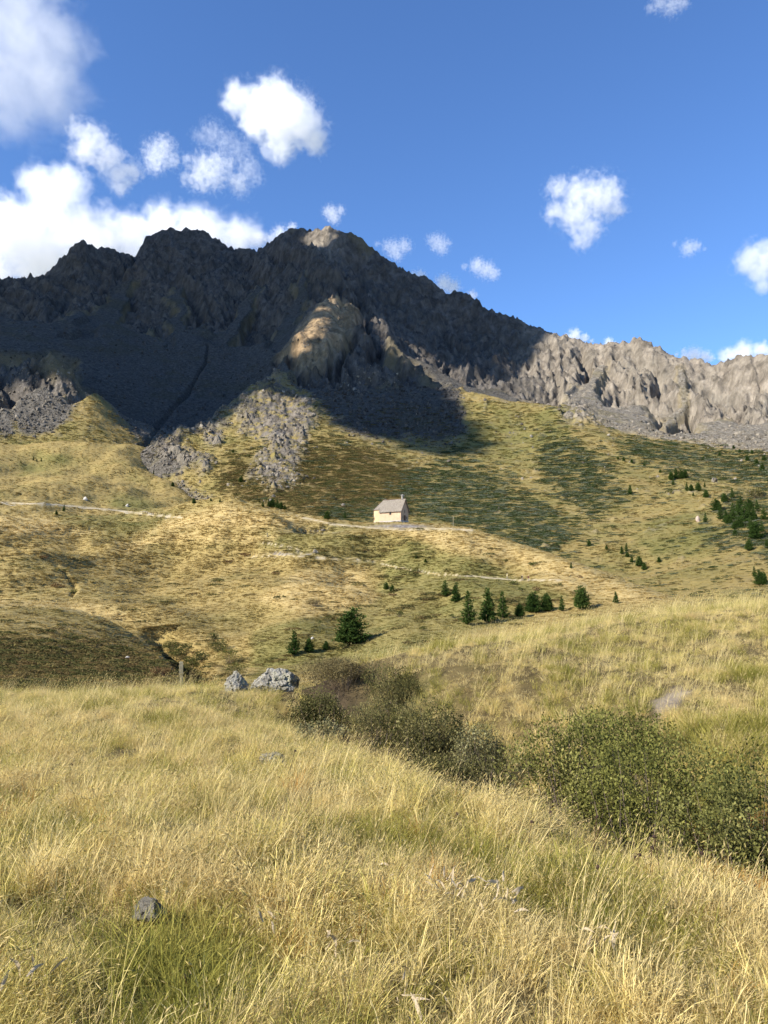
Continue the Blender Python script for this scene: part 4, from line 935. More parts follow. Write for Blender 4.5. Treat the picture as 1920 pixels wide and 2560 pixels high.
def far_cover():
    mt = m_tussock()
    x, y, r = view_sample(B, 115000, 40, 900); nz_ = fbm(x / 6, y / 4, o=3)
    pm = np.maximum(B.samp(B.masks['path'], x, y), B.samp(B.masks['bare'], x, y)); k = (rng.uniform(0, 1, len(x)) < np.clip(0.75 + 0.6 * nz_, 0.4, 1)) & (pm < 0.3)
    x, y, r = x[k], y[k], r[k]; n = len(x); z = B.z(x, y); zc = np.where(r > 215, C.z(x, y), -999); ok = z > zc - 0.3; x, y, r, z = x[ok], y[ok], r[ok], z[ok]; n = len(x)
    s = np.clip(r / 230, 0.35, 1.7) * rng.uniform(0.6, 1.3, n)
    at = {q: B.samp(B.masks[q], x, y) for q in ('green', 'dry', 'rust')}
    at['rust'] = np.clip(at['rust'] * rng.uniform(0.5, 1.2, n) + (rng.uniform(0, 1, n) < 0.05), 0, 1)
    scatter('hill_tussocks', [spiky('tussock', 26, mt, 200 + i) for i in range(5)], np.c_[x, y, z], np.c_[np.zeros(n), np.zeros(n), rng.uniform(-.5, .5, n)], np.c_[s * 1.1, s, s * rng.uniform(.22, .5, n)], at)
    # far grass on the mountain's lower slopes
    x, y, r = view_sample(C, 60000, 215, 980, (1 - C.masks['rock']) * (1 - C.masks['scree'])); nz_ = fbm(x / 16, y / 10, o=3)
    k = (rng.uniform(0, 1, len(x)) < np.clip(0.5 + 0.8 * nz_, 0.1, 1)); x, y, r = x[k], y[k], r[k]; n = len(x); z = C.z(x, y)
    s = np.clip(r / 300, 0.7, 2.8) * rng.uniform(0.6, 1.3, n); at = {q: C.samp(C.masks[q], x, y) for q in ('green', 'rust')}; at['dry'] = np.zeros(n)
    scatter('slope_tussocks', [spiky('tussock', 26, mt, 220 + i) for i in range(4)], np.c_[x, y, z], np.c_[np.zeros(n), np.zeros(n), rng.uniform(-.5, .5, n)], np.c_[s * 1.3, s, s * rng.uniform(.5, .8, n)], at)
    # juniper and heath mats
    mj = leafy('juniper_leaves', [(0.0, (0.035, 0.05, 0.016)), (0.4, (0.05, 0.065, 0.025)), (0.7, (0.09, 0.105, 0.06)), (1.0, (0.13, 0.145, 0.10))], 0.15)
    mh = leafy('heath_leaves', [(0.0, (0.06, 0.06, 0.024)), (0.4, (0.09, 0.088, 0.03)), (0.75, (0.12, 0.082, 0.036)), (1.0, (0.18, 0.15, 0.055))], 0.15)
    def mat_clump(name, m, seed):
        r_ = np.random.default_rng(seed); V = []; T = []
        for i in range(90):
            a = r_.uniform(0, 2 * pi); d = math.sqrt(r_.uniform()); c = np.array([d * cos(a), d * sin(a), 0.5 * math.sqrt(max(0, 1 - d * d)) * r_.uniform(.6, 1.1)])
            q = r_.normal(size=(2, 3)); q /= np.linalg.norm(q, axis=1)[:, None]; q *= 0.17
            V += [c - q[0], c + q[0] * .6 - q[1] * .5, c + q[1]]; T += [r_.uniform(.35, .65)] * 3
        o = mesh_obj(name, V, np.arange(270).reshape(90, 3), m); vattr(o.data, 'tone', T); return o
    sn = fbm(C.X / 17, C.Y / 12, o=3)
    x, y, r = view_sample(C, 9000, 230, 980, np.clip(C.masks['shrub'] * (0.25 + 1.0 * sstep(-.25, .25, sn)) + 0.16 * (C.R < 900) * sstep(.05, .4, sn) * (Cu > 620) * (1 - C.masks['rock']) * (1 - C.masks['scree']), 0, 1)); n = len(x)
    s = np.clip(r / 520, .6, 1.5) * rng.uniform(0.7, 2.0, n)
    scatter('juniper_mats', [mat_clump('juniper_mat', mj, 300 + i) for i in range(5)], np.c_[x, y, C.z(x, y)], np.c_[np.zeros(n), np.zeros(n), rng.uniform(-.3, .3, n)], np.c_[s * 1.9, s * 1.0, s * 1.0])
    x, y, r = view_sample(C, 11000, 230, 980, np.clip(C.masks['rust'] * 0.9 + 0.05 * (C.R < 900) * (1 - C.masks['rock']), 0, 1) * (sn > -0.3)); n = len(x)
    s = np.clip(r / 520, .6, 1.5) * rng.uniform(0.5, 1.6, n)
    scatter('heath_mats', [mat_clump('heath_mat', mh, 320 + i) for i in range(5)], np.c_[x, y, C.z(x, y)], np.c_[np.zeros(n), np.zeros(n), rng.uniform(-.3, .3, n)], np.c_[s * 1.8, s * 0.9, s * 0.9])
    x, y, r = view_sample(B, 2600, 45, 320, np.clip(B.masks['rust'] * 0.8 + 0.25 * B.masks['green'] * (fbm(B.X / 12, B.Y / 8, o=3) > 0.35) + 0.01, 0, 1)); n = len(x)
    s = np.clip(r / 200, .28, .9) * rng.uniform(0.5, 1.5, n)
    scatter('hill_heath', [mat_clump('heath_mat', mh, 340 + i) for i in range(4)], np.c_[x, y, B.z(x, y)], np.c_[np.zeros(n), np.zeros(n), rng.uniform(-.3, .3, n)], np.c_[s * 1.7, s, s * 0.8])
    # loose stones of the talus and the scree
    def stone(name, m, seed):
        import bmesh
        bm = bmesh.new(); bmesh.ops.create_icosphere(bm, subdivisions=1, radius=1.0); r_ = np.random.default_rng(seed)
        for v in bm.verts: v.co = v.co * float(r_.uniform(.65, 1.15)); v.co.z *= 0.7
        me = bpy.data.meshes.new(name); bm.to_mesh(me); bm.free(); me.materials.append(m); o = bpy.data.objects.new(name, me); link(o); return o
    ts = NT('talus_stone', 0.95); tc = ts.ramp(ts.n('ShaderNodeObjectInfo').outputs['Random'], [(0, (0.075, 0.064, 0.05)), (0.5, (0.155, 0.134, 0.105)), (1, (0.275, 0.24, 0.19))])
    ts.color(ts.mix(ts.attr('pale', 'INSTANCER'), ts.mix(1.0, tc, (0.45, 0.46, 0.5), 'MULTIPLY'), tc))  # stones in the shaded bowl take the same shade-darkened colour
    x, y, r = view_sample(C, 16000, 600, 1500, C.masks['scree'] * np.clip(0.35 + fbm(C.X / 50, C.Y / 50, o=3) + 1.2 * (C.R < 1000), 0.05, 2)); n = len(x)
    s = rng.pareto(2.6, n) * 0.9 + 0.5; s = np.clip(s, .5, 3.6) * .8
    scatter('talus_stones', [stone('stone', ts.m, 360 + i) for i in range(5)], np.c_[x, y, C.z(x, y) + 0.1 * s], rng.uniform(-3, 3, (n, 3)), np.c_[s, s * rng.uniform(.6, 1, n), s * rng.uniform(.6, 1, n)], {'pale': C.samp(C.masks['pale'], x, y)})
    x, y, r = view_sample(C, 3500, 500, 1100, C.masks['rock'] * (C.R < 1050)); n = len(x); s = np.clip(rng.pareto(2.6, n) * .8 + .4, .4, 3)
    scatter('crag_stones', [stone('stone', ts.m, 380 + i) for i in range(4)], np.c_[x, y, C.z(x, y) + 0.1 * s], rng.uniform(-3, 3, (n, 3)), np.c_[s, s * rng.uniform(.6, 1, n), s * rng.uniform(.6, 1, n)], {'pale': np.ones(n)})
far_cover()

# ================================================================== PATHS
def ribbon(name, px, width, mat, lands=(B, C), lift=0.12, step=2.5):
    pts = []
    for u, v in px:
        p = ray_hit(u, v, lands)
        if p is not None and (not pts or abs(math.log(np.hypot(p[0], p[1]) / np.hypot(pts[-1][0], pts[-1][1]))) < .14): pts.append(p)
    line = []
    for a, b in zip(pts[:-1], pts[1:]):
        n = max(1, int(np.linalg.norm((b - a)[:2]) / step))
        for i in range(n): line.append((a + (b - a) * i / n)[:2])
    line.append(pts[-1][:2]); line = np.array(line)
    for _ in range(3): line[1:-1] = (line[:-2] + 2 * line[1:-1] + line[2:]) / 4
    V = []
    for i, p in enumerate(line):
        d = line[min(i + 1, len(line) - 1)] - line[max(i - 1, 0)]; d /= np.linalg.norm(d) + 1e-9; nrm = np.array((-d[1], d[0]))
        w = width * (0.8 + 0.35 * perlin(np.array([i / 6.0]), np.array([3.1]))[0])
        for s in (-1, 0, 1):
            q = p + nrm * w / 2 * s; V.append((q[0], q[1], land_z(*q) + lift * (1 if s == 0 else 0.5)))
    Fc = [(3 * i + k, 3 * i + k + 1, 3 * i + k + 4, 3 * i + k + 3) for i in range(len(line) - 1) for k in (0, 1)]
    o = mesh_obj(name, V, Fc, mat, smooth=True); o['kind'] = 'structure'; return o
m_gravel = simple('path_gravel', (0.37, 0.32, 0.225), 0.95, 0.2, 3.0); m_trail = simple('trail_dust', (0.31, 0.24, 0.10), 0.95, 0.25, 2.0)
ribbon('gravel_path', [(-60,1254),(0,1256),(90,1260),(170,1264),(300,1277),(380,1287),(452,1294)], 2.4, m_gravel)
ribbon('foot_trail', [(735,1389),(780,1392),(830,1397),(920,1404),(1000,1420),(1100,1436),(1200,1443),(1290,1450),(1420,1452)], 0.45, m_trail)
ribbon('foot_trail', [(640,1392),(690,1386),(735,1389)], 0.6, m_trail)
ribbon('foot_trail', [(735,1293),(800,1306),(870,1318),(930,1322),(1030,1326),(1100,1322),(1170,1328)], 0.7, m_trail)
ribbon('foot_trail', [(870,1398),(930,1396),(1000,1390),(1060,1376),(1150,1352)], 0.8, m_trail)
ribbon('foot_trail', [(20,1350),(70,1375),(120,1400),(165,1428)], 1.2, m_trail)
ribbon('foot_trail', [(235,1512),(300,1528),(360,1552),(410,1580)], 0.5, m_trail)

# ================================================================== CHAPEL
def box(cx, cy_, cz, sx, sy, sz):
    V = [(cx + a * sx / 2, cy_ + b * sy / 2, cz + c * sz / 2) for a in (-1, 1) for b in (-1, 1) for c in (-1, 1)]
    return V, [(0, 1, 3, 2), (4, 6, 7, 5), (0, 4, 5, 1), (2, 3, 7, 6), (0, 2, 6, 4), (1, 5, 7, 3)]
def boxes(lst):
    V = []; Fc = []
    for b in lst:
        v, f = box(*b); k = len(V); V += v; Fc += [tuple(i + k for i in q) for q in f]
    return V, Fc
def build_chapel():
    base = at_range(985, 302); base[2] = pix_pt(985, 1308, 302)[2]
    ch = empty('chapel', tuple(base), -radians(32))
    tag(ch, 'small ochre plastered chapel with rounded apse and grey shingle roof on the hilltop', 'chapel')
    Lh, Wh, He, Hr = 4.9, 2.9, 5.0, 9.4
    plaster = NT('ochre_plaster', 0.95); P = plaster.obj(); n = plaster.noise(P, 0.9, 6, 0.65)
    plaster.color(plaster.ramp(n, [(0.3, (0.40, 0.275, 0.18)), (0.6, (0.48, 0.34, 0.23)), (0.8, (0.52, 0.38, 0.265))])); plaster = plaster.m
    pale = simple('apse_plaster', (0.48, 0.35, 0.21), 0.95, 0.08, 1.0); stone_m = simple('grey_stone', (0.34, 0.32, 0.29), 0.95, 0.25, 1.5)
    shing = NT('grey_shingle', 0.9); sn = shing.noise(shing.scale(shing.obj(), (3, 1, 0.6)), 1.6, 5, 0.7)
    shing.color(shing.ramp(sn, [(0.28, (0.11, 0.095, 0.075)), (0.5, (0.21, 0.183, 0.148)), (0.72, (0.30, 0.265, 0.22))])); shing = shing.m
    dark = simple('dark_glass', (0.02, 0.02, 0.022), 0.3, 0.1); wood = simple('old_wood', (0.11, 0.065, 0.04), 0.85, 0.3, 4)
    # plan of the apse: a straight stub and a half round, set in from the nave
    ap = [(-Lh - 1.7 - 2.35 * math.sin(t), -2.35 * math.cos(t)) for t in np.linspace(0, pi, 19)]
    ap = [(-Lh, -2.35)] + ap + [(-Lh, 2.35)]
    # nave walls with gable
    z0 = 0.75
    V = [(-Lh, -Wh, z0), (Lh, -Wh, z0), (Lh, Wh, z0), (-Lh, Wh, z0), (-Lh, -Wh, He), (Lh, -Wh, He), (Lh, Wh, He), (-Lh, Wh, He), (Lh, 0, Hr - .25), (-Lh, 0, Hr - .25)]
    Fc = [(0, 1, 5, 4), (1, 2, 6, 8, 5), (2, 3, 7, 6), (3, 0, 4, 9, 7)]
    mesh_obj('wall', V, Fc, plaster, ch)
    V = []; n_ = len(ap)
    for x, y in ap: V += [(x, y, z0 - .2), (x, y, 5.6)]
    mesh_obj('apse_wall', V, [(2 * i + 2, 2 * i, 2 * i + 1, 2 * i + 3) for i in range(n_ - 1)], pale, ch)
    # string course round the apse
    V = []
    for x, y in ap[1:-1]:
        s = (np.array((x, y)) - (-Lh - 1.7, 0)) * 1.03 + (-Lh - 1.7, 0); V += [(s[0], s[1], 2.75), (s[0], s[1], 2.85)]
    mesh_obj('string_course', V, [(2 * i + 2, 2 * i, 2 * i + 1, 2 * i + 3) for i in range(len(ap) - 3)], stone_m, ch)
    pl = boxes([(0, 0, -0.4, 2 * Lh + .24, 2 * Wh + .24, 2.3)]); mesh_obj('plinth', *pl, stone_m, ch)
    V = []
    for x, y in ap: V += [(x * 1.0, y * 1.04, -1.6), (x, y * 1.04, .62)]
    mesh_obj('apse_plinth', V, [(2 * i + 2, 2 * i, 2 * i + 1, 2 * i + 3) for i in range(n_ - 1)], stone_m, ch)
    # roof: courses of shingles, each a thin sheet with its lower edge proud of the one below
    def slope(side):
        V = []; Fc = []; nC = 11; r_ = np.random.default_rng(3 + side)
        ov = 0.55; zr = Hr; tan = (Hr - He) / Wh
        for c in range(nC):
            a0 = c / nC; a1 = (c + 1.12) / nC; xx = -Lh - .15
            while xx < Lh + .55:
                w = r_.uniform(.32, .55); x1 = min(xx + w - .03, Lh + .55); j = r_.uniform(-.05, .05)
                def pt(x, a, up): y = (Wh + ov) * a; return (x, side * y, zr - tan * y + up)
                k = len(V); e = min(a1 + j / 4, 1.03)
                V += [pt(xx, a0, .03), pt(x1, a0, .03), pt(x1, e, .13), pt(xx, e, .13), pt(x1, e, .03), pt(xx, e, .03)]
                Fc += [(k, k + 1, k + 2, k + 3), (k + 3, k + 2, k + 4, k + 5)]; xx += w
        return V, Fc
    for s in (-1, 1):
        o = mesh_obj('shingles', *slope(s), shing, ch); o['kind'] = 'stuff'
    tan = (Hr - He) / Wh; ye = Wh + .5
    V = [(x, y, Hr - tan * abs(y) - d) for x in (-Lh - .12, Lh + .5) for y in (-ye, 0, ye) for d in (0, .18)]
    mesh_obj('roof', V, [(0, 2, 8, 6), (2, 4, 10, 8), (1, 7, 9, 3), (3, 9, 11, 5), (0, 6, 7, 1), (4, 5, 11, 10), (0, 1, 3, 2), (2, 3, 5, 4), (6, 8, 9, 7), (8, 10, 11, 9)], shing, ch)
    mesh_obj('ridge_board', *boxes([(.2, 0, Hr + .06, 2 * Lh + .7, .3, .12)]), wood, ch)
    # apse roof: half cone in courses
    V = []; Fc = []; apx = (-Lh - .05, 0, Hr - .1); nC = 9; rr_ = 2.75
    for c in range(nC):
        for i in range(24):
            t0 = pi * i / 24; t1 = pi * (i + .94) / 24; q = []
            for t, a, up in ((t0, c / nC, .02), (t1, c / nC, .02), (t1, (c + 1.1) / nC, .1), (t0, (c + 1.1) / nC, .1)):
                ex, ey = -Lh - 1.7 - rr_ * math.sin(t), -rr_ * math.cos(t); q.append((apx[0] + (ex - apx[0]) * a, (ey) * a, apx[2] + (5.35 - apx[2]) * a + up))
            k = len(V); V += q; Fc.append((k, k + 1, k + 2, k + 3))
        for s in (-1, 1):
            k = len(V); a0, a1 = c / nC, (c + 1.1) / nC
            V += [(apx[0], s * rr_ * a0, apx[2] + (5.35 - apx[2]) * a0 + .02), (apx[0] - 1.7 * a0, s * rr_ * a0, apx[2] + (5.35 - apx[2]) * a0 + .02),
                  (apx[0] - 1.7 * a1, s * rr_ * a1, apx[2] + (5.35 - apx[2]) * a1 + .1), (apx[0], s * rr_ * a1, apx[2] + (5.35 - apx[2]) * a1 + .1)]; Fc.append((k, k + 1, k + 2, k + 3))
    o = mesh_obj('apse_shingles', V, Fc, shing, ch); o['kind'] = 'stuff'
    V = [(-Lh, -2.6, 5.3)] + [(-Lh - 1.7 - 2.6 * math.sin(t), -2.6 * math.cos(t), 5.3) for t in np.linspace(0, pi, 19)] + [(-Lh, 2.6, 5.3), apx]
    mesh_obj('apse_roof', V, [(i, i + 1, len(V) - 1) for i in range(len(V) - 2)], shing, ch)
    def window(name, x, y, z, w, h, nx, ny, cross=True):
        """recessed pane in a stone frame, facing (nx, ny)"""
        tx, ty = -ny, nx; fr = []
        def slab(cx, cz, sw, sh, d, k):
            return [(x + tx * (cx + a * sw / 2) + nx * (k + b * d / 2), y + ty * (cx + a * sw / 2) + ny * (k + b * d / 2), z + cz + c * sh / 2) for a in (-1, 1) for b in (-1, 1) for c in (-1, 1)]
        FF = [(0, 1, 3, 2), (4, 6, 7, 5), (0, 4, 5, 1), (2, 3, 7, 6), (0, 2, 6, 4), (1, 5, 7, 3)]
        V = []; Fc = []
        for cx, cz, sw, sh in ((-w / 2 - .05, 0, .1, h + .2), (w / 2 + .05, 0, .1, h + .2), (0, h / 2 + .05, w, .1), (0, -h / 2 - .05, w, .1)):
            k = len(V); V += slab(cx, cz, sw, sh, .12, .02); Fc += [tuple(i + k for i in q) for q in FF]
        f = mesh_obj(name, V, Fc, wood if name == 'door' else pale, ch)
        mesh_obj('pane' if name == 'window' else 'door_leaf', slab(0, 0, w, h, .06, 0), FF, dark if name == 'window' else wood, f); return f
    window('window', 0.15, -Wh, 3.65, .9, 1.2, 0, -1)
    t = radians(33); window('window', -Lh - 1.7 - 2.35 * math.sin(t), -2.35 * math.cos(t), 2.0, .5, .95, -math.sin(t), -math.cos(t))
    window('window', Lh, 0, 4.4, .55, 1.3, 1, 0); window('door', Lh, 0, 1.75, 1.15, 2.1, 1, 0)
    for y in (-1.45, 1.45): window('window', Lh, y, 2.0, .5, .9, 1, 0)
    bc_ = mesh_obj('bell_cote', *boxes([(Lh - .9, -.42, Hr + .6, .42, .24, 1.2), (Lh - .9, .42, Hr + .6, .42, .24, 1.2), (Lh - .9, 0, Hr + 1.28, .8, 1.4, .16)]), stone_m, ch)
    mesh_obj('bell_roof', [(Lh - 1.4, -.85, Hr + 1.36), (Lh - .4, -.85, Hr + 1.36), (Lh - .4, .85, Hr + 1.36), (Lh - 1.4, .85, Hr + 1.36), (Lh - .9, 0, Hr + 1.8)], [(0, 1, 4), (1, 2, 4), (2, 3, 4), (3, 0, 4), (3, 2, 1, 0)], stone_m, bc_)
    bl = [(Lh - .9 + r * math.cos(a), r * math.sin(a), Hr + z) for z, r in ((1.15, .06), (1.0, .16), (.75, .2), (.6, .28)) for a in np.linspace(0, 2 * pi, 9)[:-1]]
    mesh_obj('bell', bl, [(8 * k + i, 8 * k + (i + 1) % 8, 8 * k + 8 + (i + 1) % 8, 8 * k + 8 + i) for k in range(3) for i in range(8)], simple('bell_metal', (.08, .09, .08), .5), bc_)
    return base
CH = build_chapel()

# ================================================================== ROCKS
import bmesh
def rock_mat(name, lo, mid, hi, sc_=3.0, lichen=None):
    t = NT(name, 0.95); P = t.obj(); n = t.noise(P, sc_, 9, 0.72, 0.3); c = t.ramp(n, [(0.27, lo), (0.48, mid), (0.7, hi)])
    if lichen: c = t.mix(t.maprange(t.noise(P, sc_ * 0.7, 6, 0.7), 0.54, 0.6), c, lichen)
    v = t.voro(P, sc_ * 1.1, 'DISTANCE_TO_EDGE'); c = t.mix(t.maprange(v, 0.0, 0.05, 0.55, 0.0), c, (0.06, 0.055, 0.045))
    t.color(c); b = t.bump(t.noise(P, sc_ * 3, 9, 0.75), 1.0, 0.05); t.normal(b); return t.m
m_boulder = rock_mat('lichened_rock', (0.10, 0.092, 0.075), (0.28, 0.262, 0.215), (0.44, 0.412, 0.34), 5.0, (0.30, 0.285, 0.20))
m_pale = rock_mat('pale_limestone', (0.3, 0.28, 0.24), (0.43, 0.40, 0.35), (0.54, 0.51, 0.46), 1.5)
m_grey = rock_mat('grey_rock', (0.075, 0.064, 0.05), (0.17, 0.148, 0.115), (0.28, 0.245, 0.195), 2.0)
m_warm = rock_mat('weathered_stone', (0.10, 0.088, 0.066), (0.24, 0.215, 0.165), (0.40, 0.365, 0.295), 14.0)
m_pink = rock_mat('rosy_rock', (0.24, 0.17, 0.13), (0.42, 0.32, 0.25), (0.55, 0.45, 0.36), 2.0)
def rock(loc, size, mat, seed, label, name='boulder', cat='boulder', sub=5, rz=0.0, cuts=7, group=None):
    bm = bmesh.new(); bmesh.ops.create_icosphere(bm, subdivisions=sub, radius=1.0); r_ = np.random.default_rng(seed)
    V = np.array([v.co for v in bm.verts])
    for _ in range(cuts):                       # flat faces, as broken rock has
        nrm = r_.normal(size=3); nrm[2] = abs(nrm[2]) * 0.8; nrm /= np.linalg.norm(nrm); d = r_.uniform(.55, .85); s = V @ nrm - d; V -= np.outer(np.clip(s, 0, None), nrm) * 0.92
    k = seed * 3.7
    dsp = 0.16 * fbm(V[:, 0] * 1.3 + k, V[:, 1] * 1.3, V[:, 2] * 1.3, o=3) - 0.10 * (ridged(V[:, 0] * 1.6 + k, V[:, 1] * 1.6, V[:, 2] * 1.6, o=3) > .95) + 0.05 * fbm(V[:, 0] * 6 + k, V[:, 1] * 6, V[:, 2] * 6, o=4, gain=.65)
    V *= (1 + dsp)[:, None]; V *= np.array(size)
    for v, c in zip(bm.verts, V): v.co = c
    me = bpy.data.meshes.new(name); bm.to_mesh(me); bm.free(); me.materials.append(mat)
    o = bpy.data.objects.new(name, me); link(o); o.location = loc; o.rotation_euler = (0, 0, rz)
    tag(o, label, cat, group); return o
def on_range(u, r, dz=0): p = at_range(u, r); return (p[0], p[1], p[2] + dz)
rock(on_range(688, 15.6, .22), (.49, .5, .34), m_boulder, 6, 'larger of the two lichen grey boulders on the meadow rim', sub=6)
rock(on_range(598, 15.0, .14), (.23, .3, .25), m_boulder, 13, 'smaller boulder with a slanting crack, left of the larger one', sub=6, rz=.5)
rock(on_range(395, 3.95, .125), (.09, .07, .05), m_warm, 27, 'fist sized grey stone half sunk in the dry grass at lower left', 'stone', 'stone')
rock(on_range(690, 8.4, .06), (.16, .12, .10), m_boulder, 25, 'flat pale stone in the grass below the boulders', 'stone', 'stone')
def rock_px(u, v, wpx, hpx, mat, seed, label, lands=(B, C), **k):
    p = ray_hit(u, v, lands); s = hypot(p[0], p[1]) / F; rock((p[0], p[1], p[2] + hpx * s * .25), (wpx * s / 2, wpx * s / 2.4, hpx * s * .75), mat, seed, label, sub=3, **k)
rock_px(213, 1250, 14, 8, m_pale, 31, 'white slab of rock on the grassy hump above the gravel path')
rock_px(318, 1266, 10, 7, m_pale, 32, 'small white rock on the hump, right of the white slab')
rock_px(789, 1382, 17, 10, m_grey, 33, 'round grey boulder beside the earth scar under the chapel')
rock_px(1745, 1304, 10, 14, m_pink, 34, 'rosy upright rock beside a lone conifer on the right slope')
rock_px(318, 1646, 14, 6, m_pale, 35, 'pale stone on the dark bank left of the wooden post')
rock_px(780, 1597, 9, 5, m_pale, 36, 'small pale stone in the grass left of the big conifer')
rock_px(808, 1327, 14, 7, m_grey, 37, 'grey stone in the eroded scar left of the chapel')
# crags on the spur
for k_, (u, v, w, h, lb_) in enumerate([(437,1135,50,48,'jagged brown crag with a dark right side beside the stream gully'),(455,1150,30,30,'lower shoulder of the jagged crag beside the stream gully'),(512,1165,22,28,'pale split crag on the slope right of the jagged crag'),
        (540,1110,34,38,'broken crag high on the spur above the pale split one'),(1425,1042,46,26,'dark low outcrop on the crest of the green shoulder')]):
    p = ray_hit(u, v, (B, C)); s = hypot(p[0], p[1]) / F
    rock((p[0], p[1] + w * s * .2, p[2] - h * s * .05), (w * s / 2, w * s / 2.4, h * s * .8), m_grey, 50 + k_, lb_, 'crag', 'crag', sub=4, cuts=14)

def rubble(name, center, rad, n, smin, smax, mat, seed, flat_=0.6, label=None):
    r_ = np.random.default_rng(seed); bm = bmesh.new(); bmesh.ops.create_icosphere(bm, subdivisions=1, radius=1.0)
    U = np.array([v.co for v in bm.verts]); T_ = np.array([[v.index for v in f.verts] for f in bm.faces]); bm.free(); V = []; Fc = []
    for i in range(n):
        a = r_.uniform(0, 2 * pi); d = math.sqrt(r_.uniform()); x = center[0] + rad[0] * d * cos(a); y = center[1] + rad[1] * d * sin(a); s = r_.uniform(smin, smax) * (1.2 - .5 * d)
        W = U * r_.uniform(.7, 1.15, (len(U), 1)) * s * (1, r_.uniform(.6, 1), .7) + (x, y, land_z(x, y) + flat_ * (1 - d) * r_.uniform(0, 1)); Fc.append(T_ + len(U) * i); V.append(W)
    o = mesh_obj(name, np.vstack(V), np.vstack(Fc), mat); o['kind'] = 'stuff'; return o
cp0 = at_range(1015, 297); rubble('rubble', cp0, (7.5, 2.6), 420, .12, .42, m_grey, 3, 0.7)
p_ = ray_hit(788, 1327, (B,)); rubble('scar_stones', p_, (6, 2.5), 120, .1, .4, m_grey, 4, 0.1)

# ================================================================== POSTS
m_post = simple('weathered_wood', (0.27, 0.235, 0.15), 0.9, 0.25, 12)
def post(loc, h, w, label, name='wooden_post', tilt=0.02):
    V = []; Fc = []
    for z, s in ((-.3, 1), (h * .72, 1.0), (h * .72, 1.35), (h * .985, 1.35), (h, 1.1)):
        V += [(a * w / 2 * s, b * w / 2 * s, z) for a, b in ((-1, -1), (1, -1), (1, 1), (-1, 1))]
    for k in range(4): Fc += [(4 * k + i, 4 * k + (i + 1) % 4, 4 * k + 4 + (i + 1) % 4, 4 * k + 4 + i) for i in range(4)]
    Fc.append((16, 17, 18, 19)); o = mesh_obj(name, V, Fc, m_post); o.location = loc; o.rotation_euler = (0, tilt, .3); tag(o, label, 'post'); return o
pb = at_range(461, 20); post(tuple(pb), pix_pt(461, 1654, 20)[2] - pb[2], .065, 'thin wooden post standing behind the left meadow rim', tilt=-.03)
p_ = ray_hit(1133, 1314, (B,)); post((p_[0], p_[1], p_[2]), 26 / F * np.linalg.norm(p_), .16, 'slim pole on the hill crest right of the chapel', 'pole')
p_ = ray_hit(668, 1342, (B,)); post((p_[0], p_[1], p_[2]), 10 / F * np.linalg.norm(p_), .3, 'short dark stump post on the hill left of the earth scar', 'stump')

# ================================================================== TREES
m_bark = simple('pine_bark', (0.12, 0.085, 0.06), .95, .3, 5)
m_needle = leafy('pine_needles', [(0.0, (0.026, 0.05, 0.013)), (0.5, (0.046, 0.078, 0.019)), (1.0, (0.075, 0.108, 0.027))], 0.2, noise_scale=2.0, rnd=0.6)
def conifer_proto(seed, H=5.0, W=2.0, levels=15, dense=1.0, shape=0.8, twin=0):
    r_ = np.random.default_rng(seed); V = []; T = []
    stems = [(0, 0, 1.0)] + [(r_.uniform(-.22, .22) * W, r_.uniform(-.2, .2) * W, r_.uniform(.75, .92)) for _ in range(twin)]
    for sx, sy, sh in stems:
        Hs = H * sh
        for l in range(levels):
            t = (l + .3) / levels; z = Hs * (.04 + .95 * t); rad = W / 2 * sh * ((1 - t) ** shape) * r_.uniform(.8, 1.15) + .06
            nb = max(4, int(9 * (1 - t) + 4))
            for b in range(nb):
                a = r_.uniform(0, 2 * pi); L_ = rad * r_.uniform(.65, 1.12); m = max(2, int(L_ / .2 * dense))
                for q in range(m):
                    d = L_ * (q + r_.uniform(.4, 1)) / m; c = np.array((sx + d * cos(a), sy + d * sin(a), z + .32 * d - .06 * d * d + r_.normal(0, .05)))
                    for w_ in range(5):
                        e = r_.normal(size=3) + np.array((cos(a), sin(a), .75)) * .9; e /= np.linalg.norm(e); f = np.cross(e, r_.normal(size=3)); f /= np.linalg.norm(f); s = r_.uniform(.17, .3) * H / 5
                        V += [c - f * s * .3, c + f * s * .3, c + e * s * 1.25]; T += [r_.uniform(.32, .68)] * 3
    return np.array(V), np.array(T)
def trunk_mesh(H, r0, bend, seed):
    r_ = np.random.default_rng(seed); V = []; Fc = []
    for k in range(7):
        t = k / 6; rr_ = r0 * (1 - .9 * t)
        for i in range(8): a = 2 * pi * i / 8; V.append((rr_ * cos(a) + bend * t * t, rr_ * sin(a), -.25 + (H * .93 + .25) * t))
    Fc = [(8 * k + i, 8 * k + (i + 1) % 8, 8 * k + 8 + (i + 1) % 8, 8 * k + 8 + i) for k in range(6) for i in range(8)]
    k = len(V)
    for b in range(14):                          # limbs
        t = r_.uniform(.12, .85); a = r_.uniform(0, 2 * pi); L_ = (1 - t) * H * .17; p = np.array((bend * t * t, 0, H * .93 * t)); q = p + np.array((cos(a) * L_, sin(a) * L_, L_ * .35)); w = r0 * .22
        V += [tuple(p + (0, 0, w)), tuple(p - (0, 0, w)), tuple(q), tuple(p + (w * -sin(a), w * cos(a), 0))]; Fc += [(k, k + 1, k + 2), (k + 1, k + 3, k + 2), (k + 3, k, k + 2)]; k += 4
    return V, Fc
PROT = []
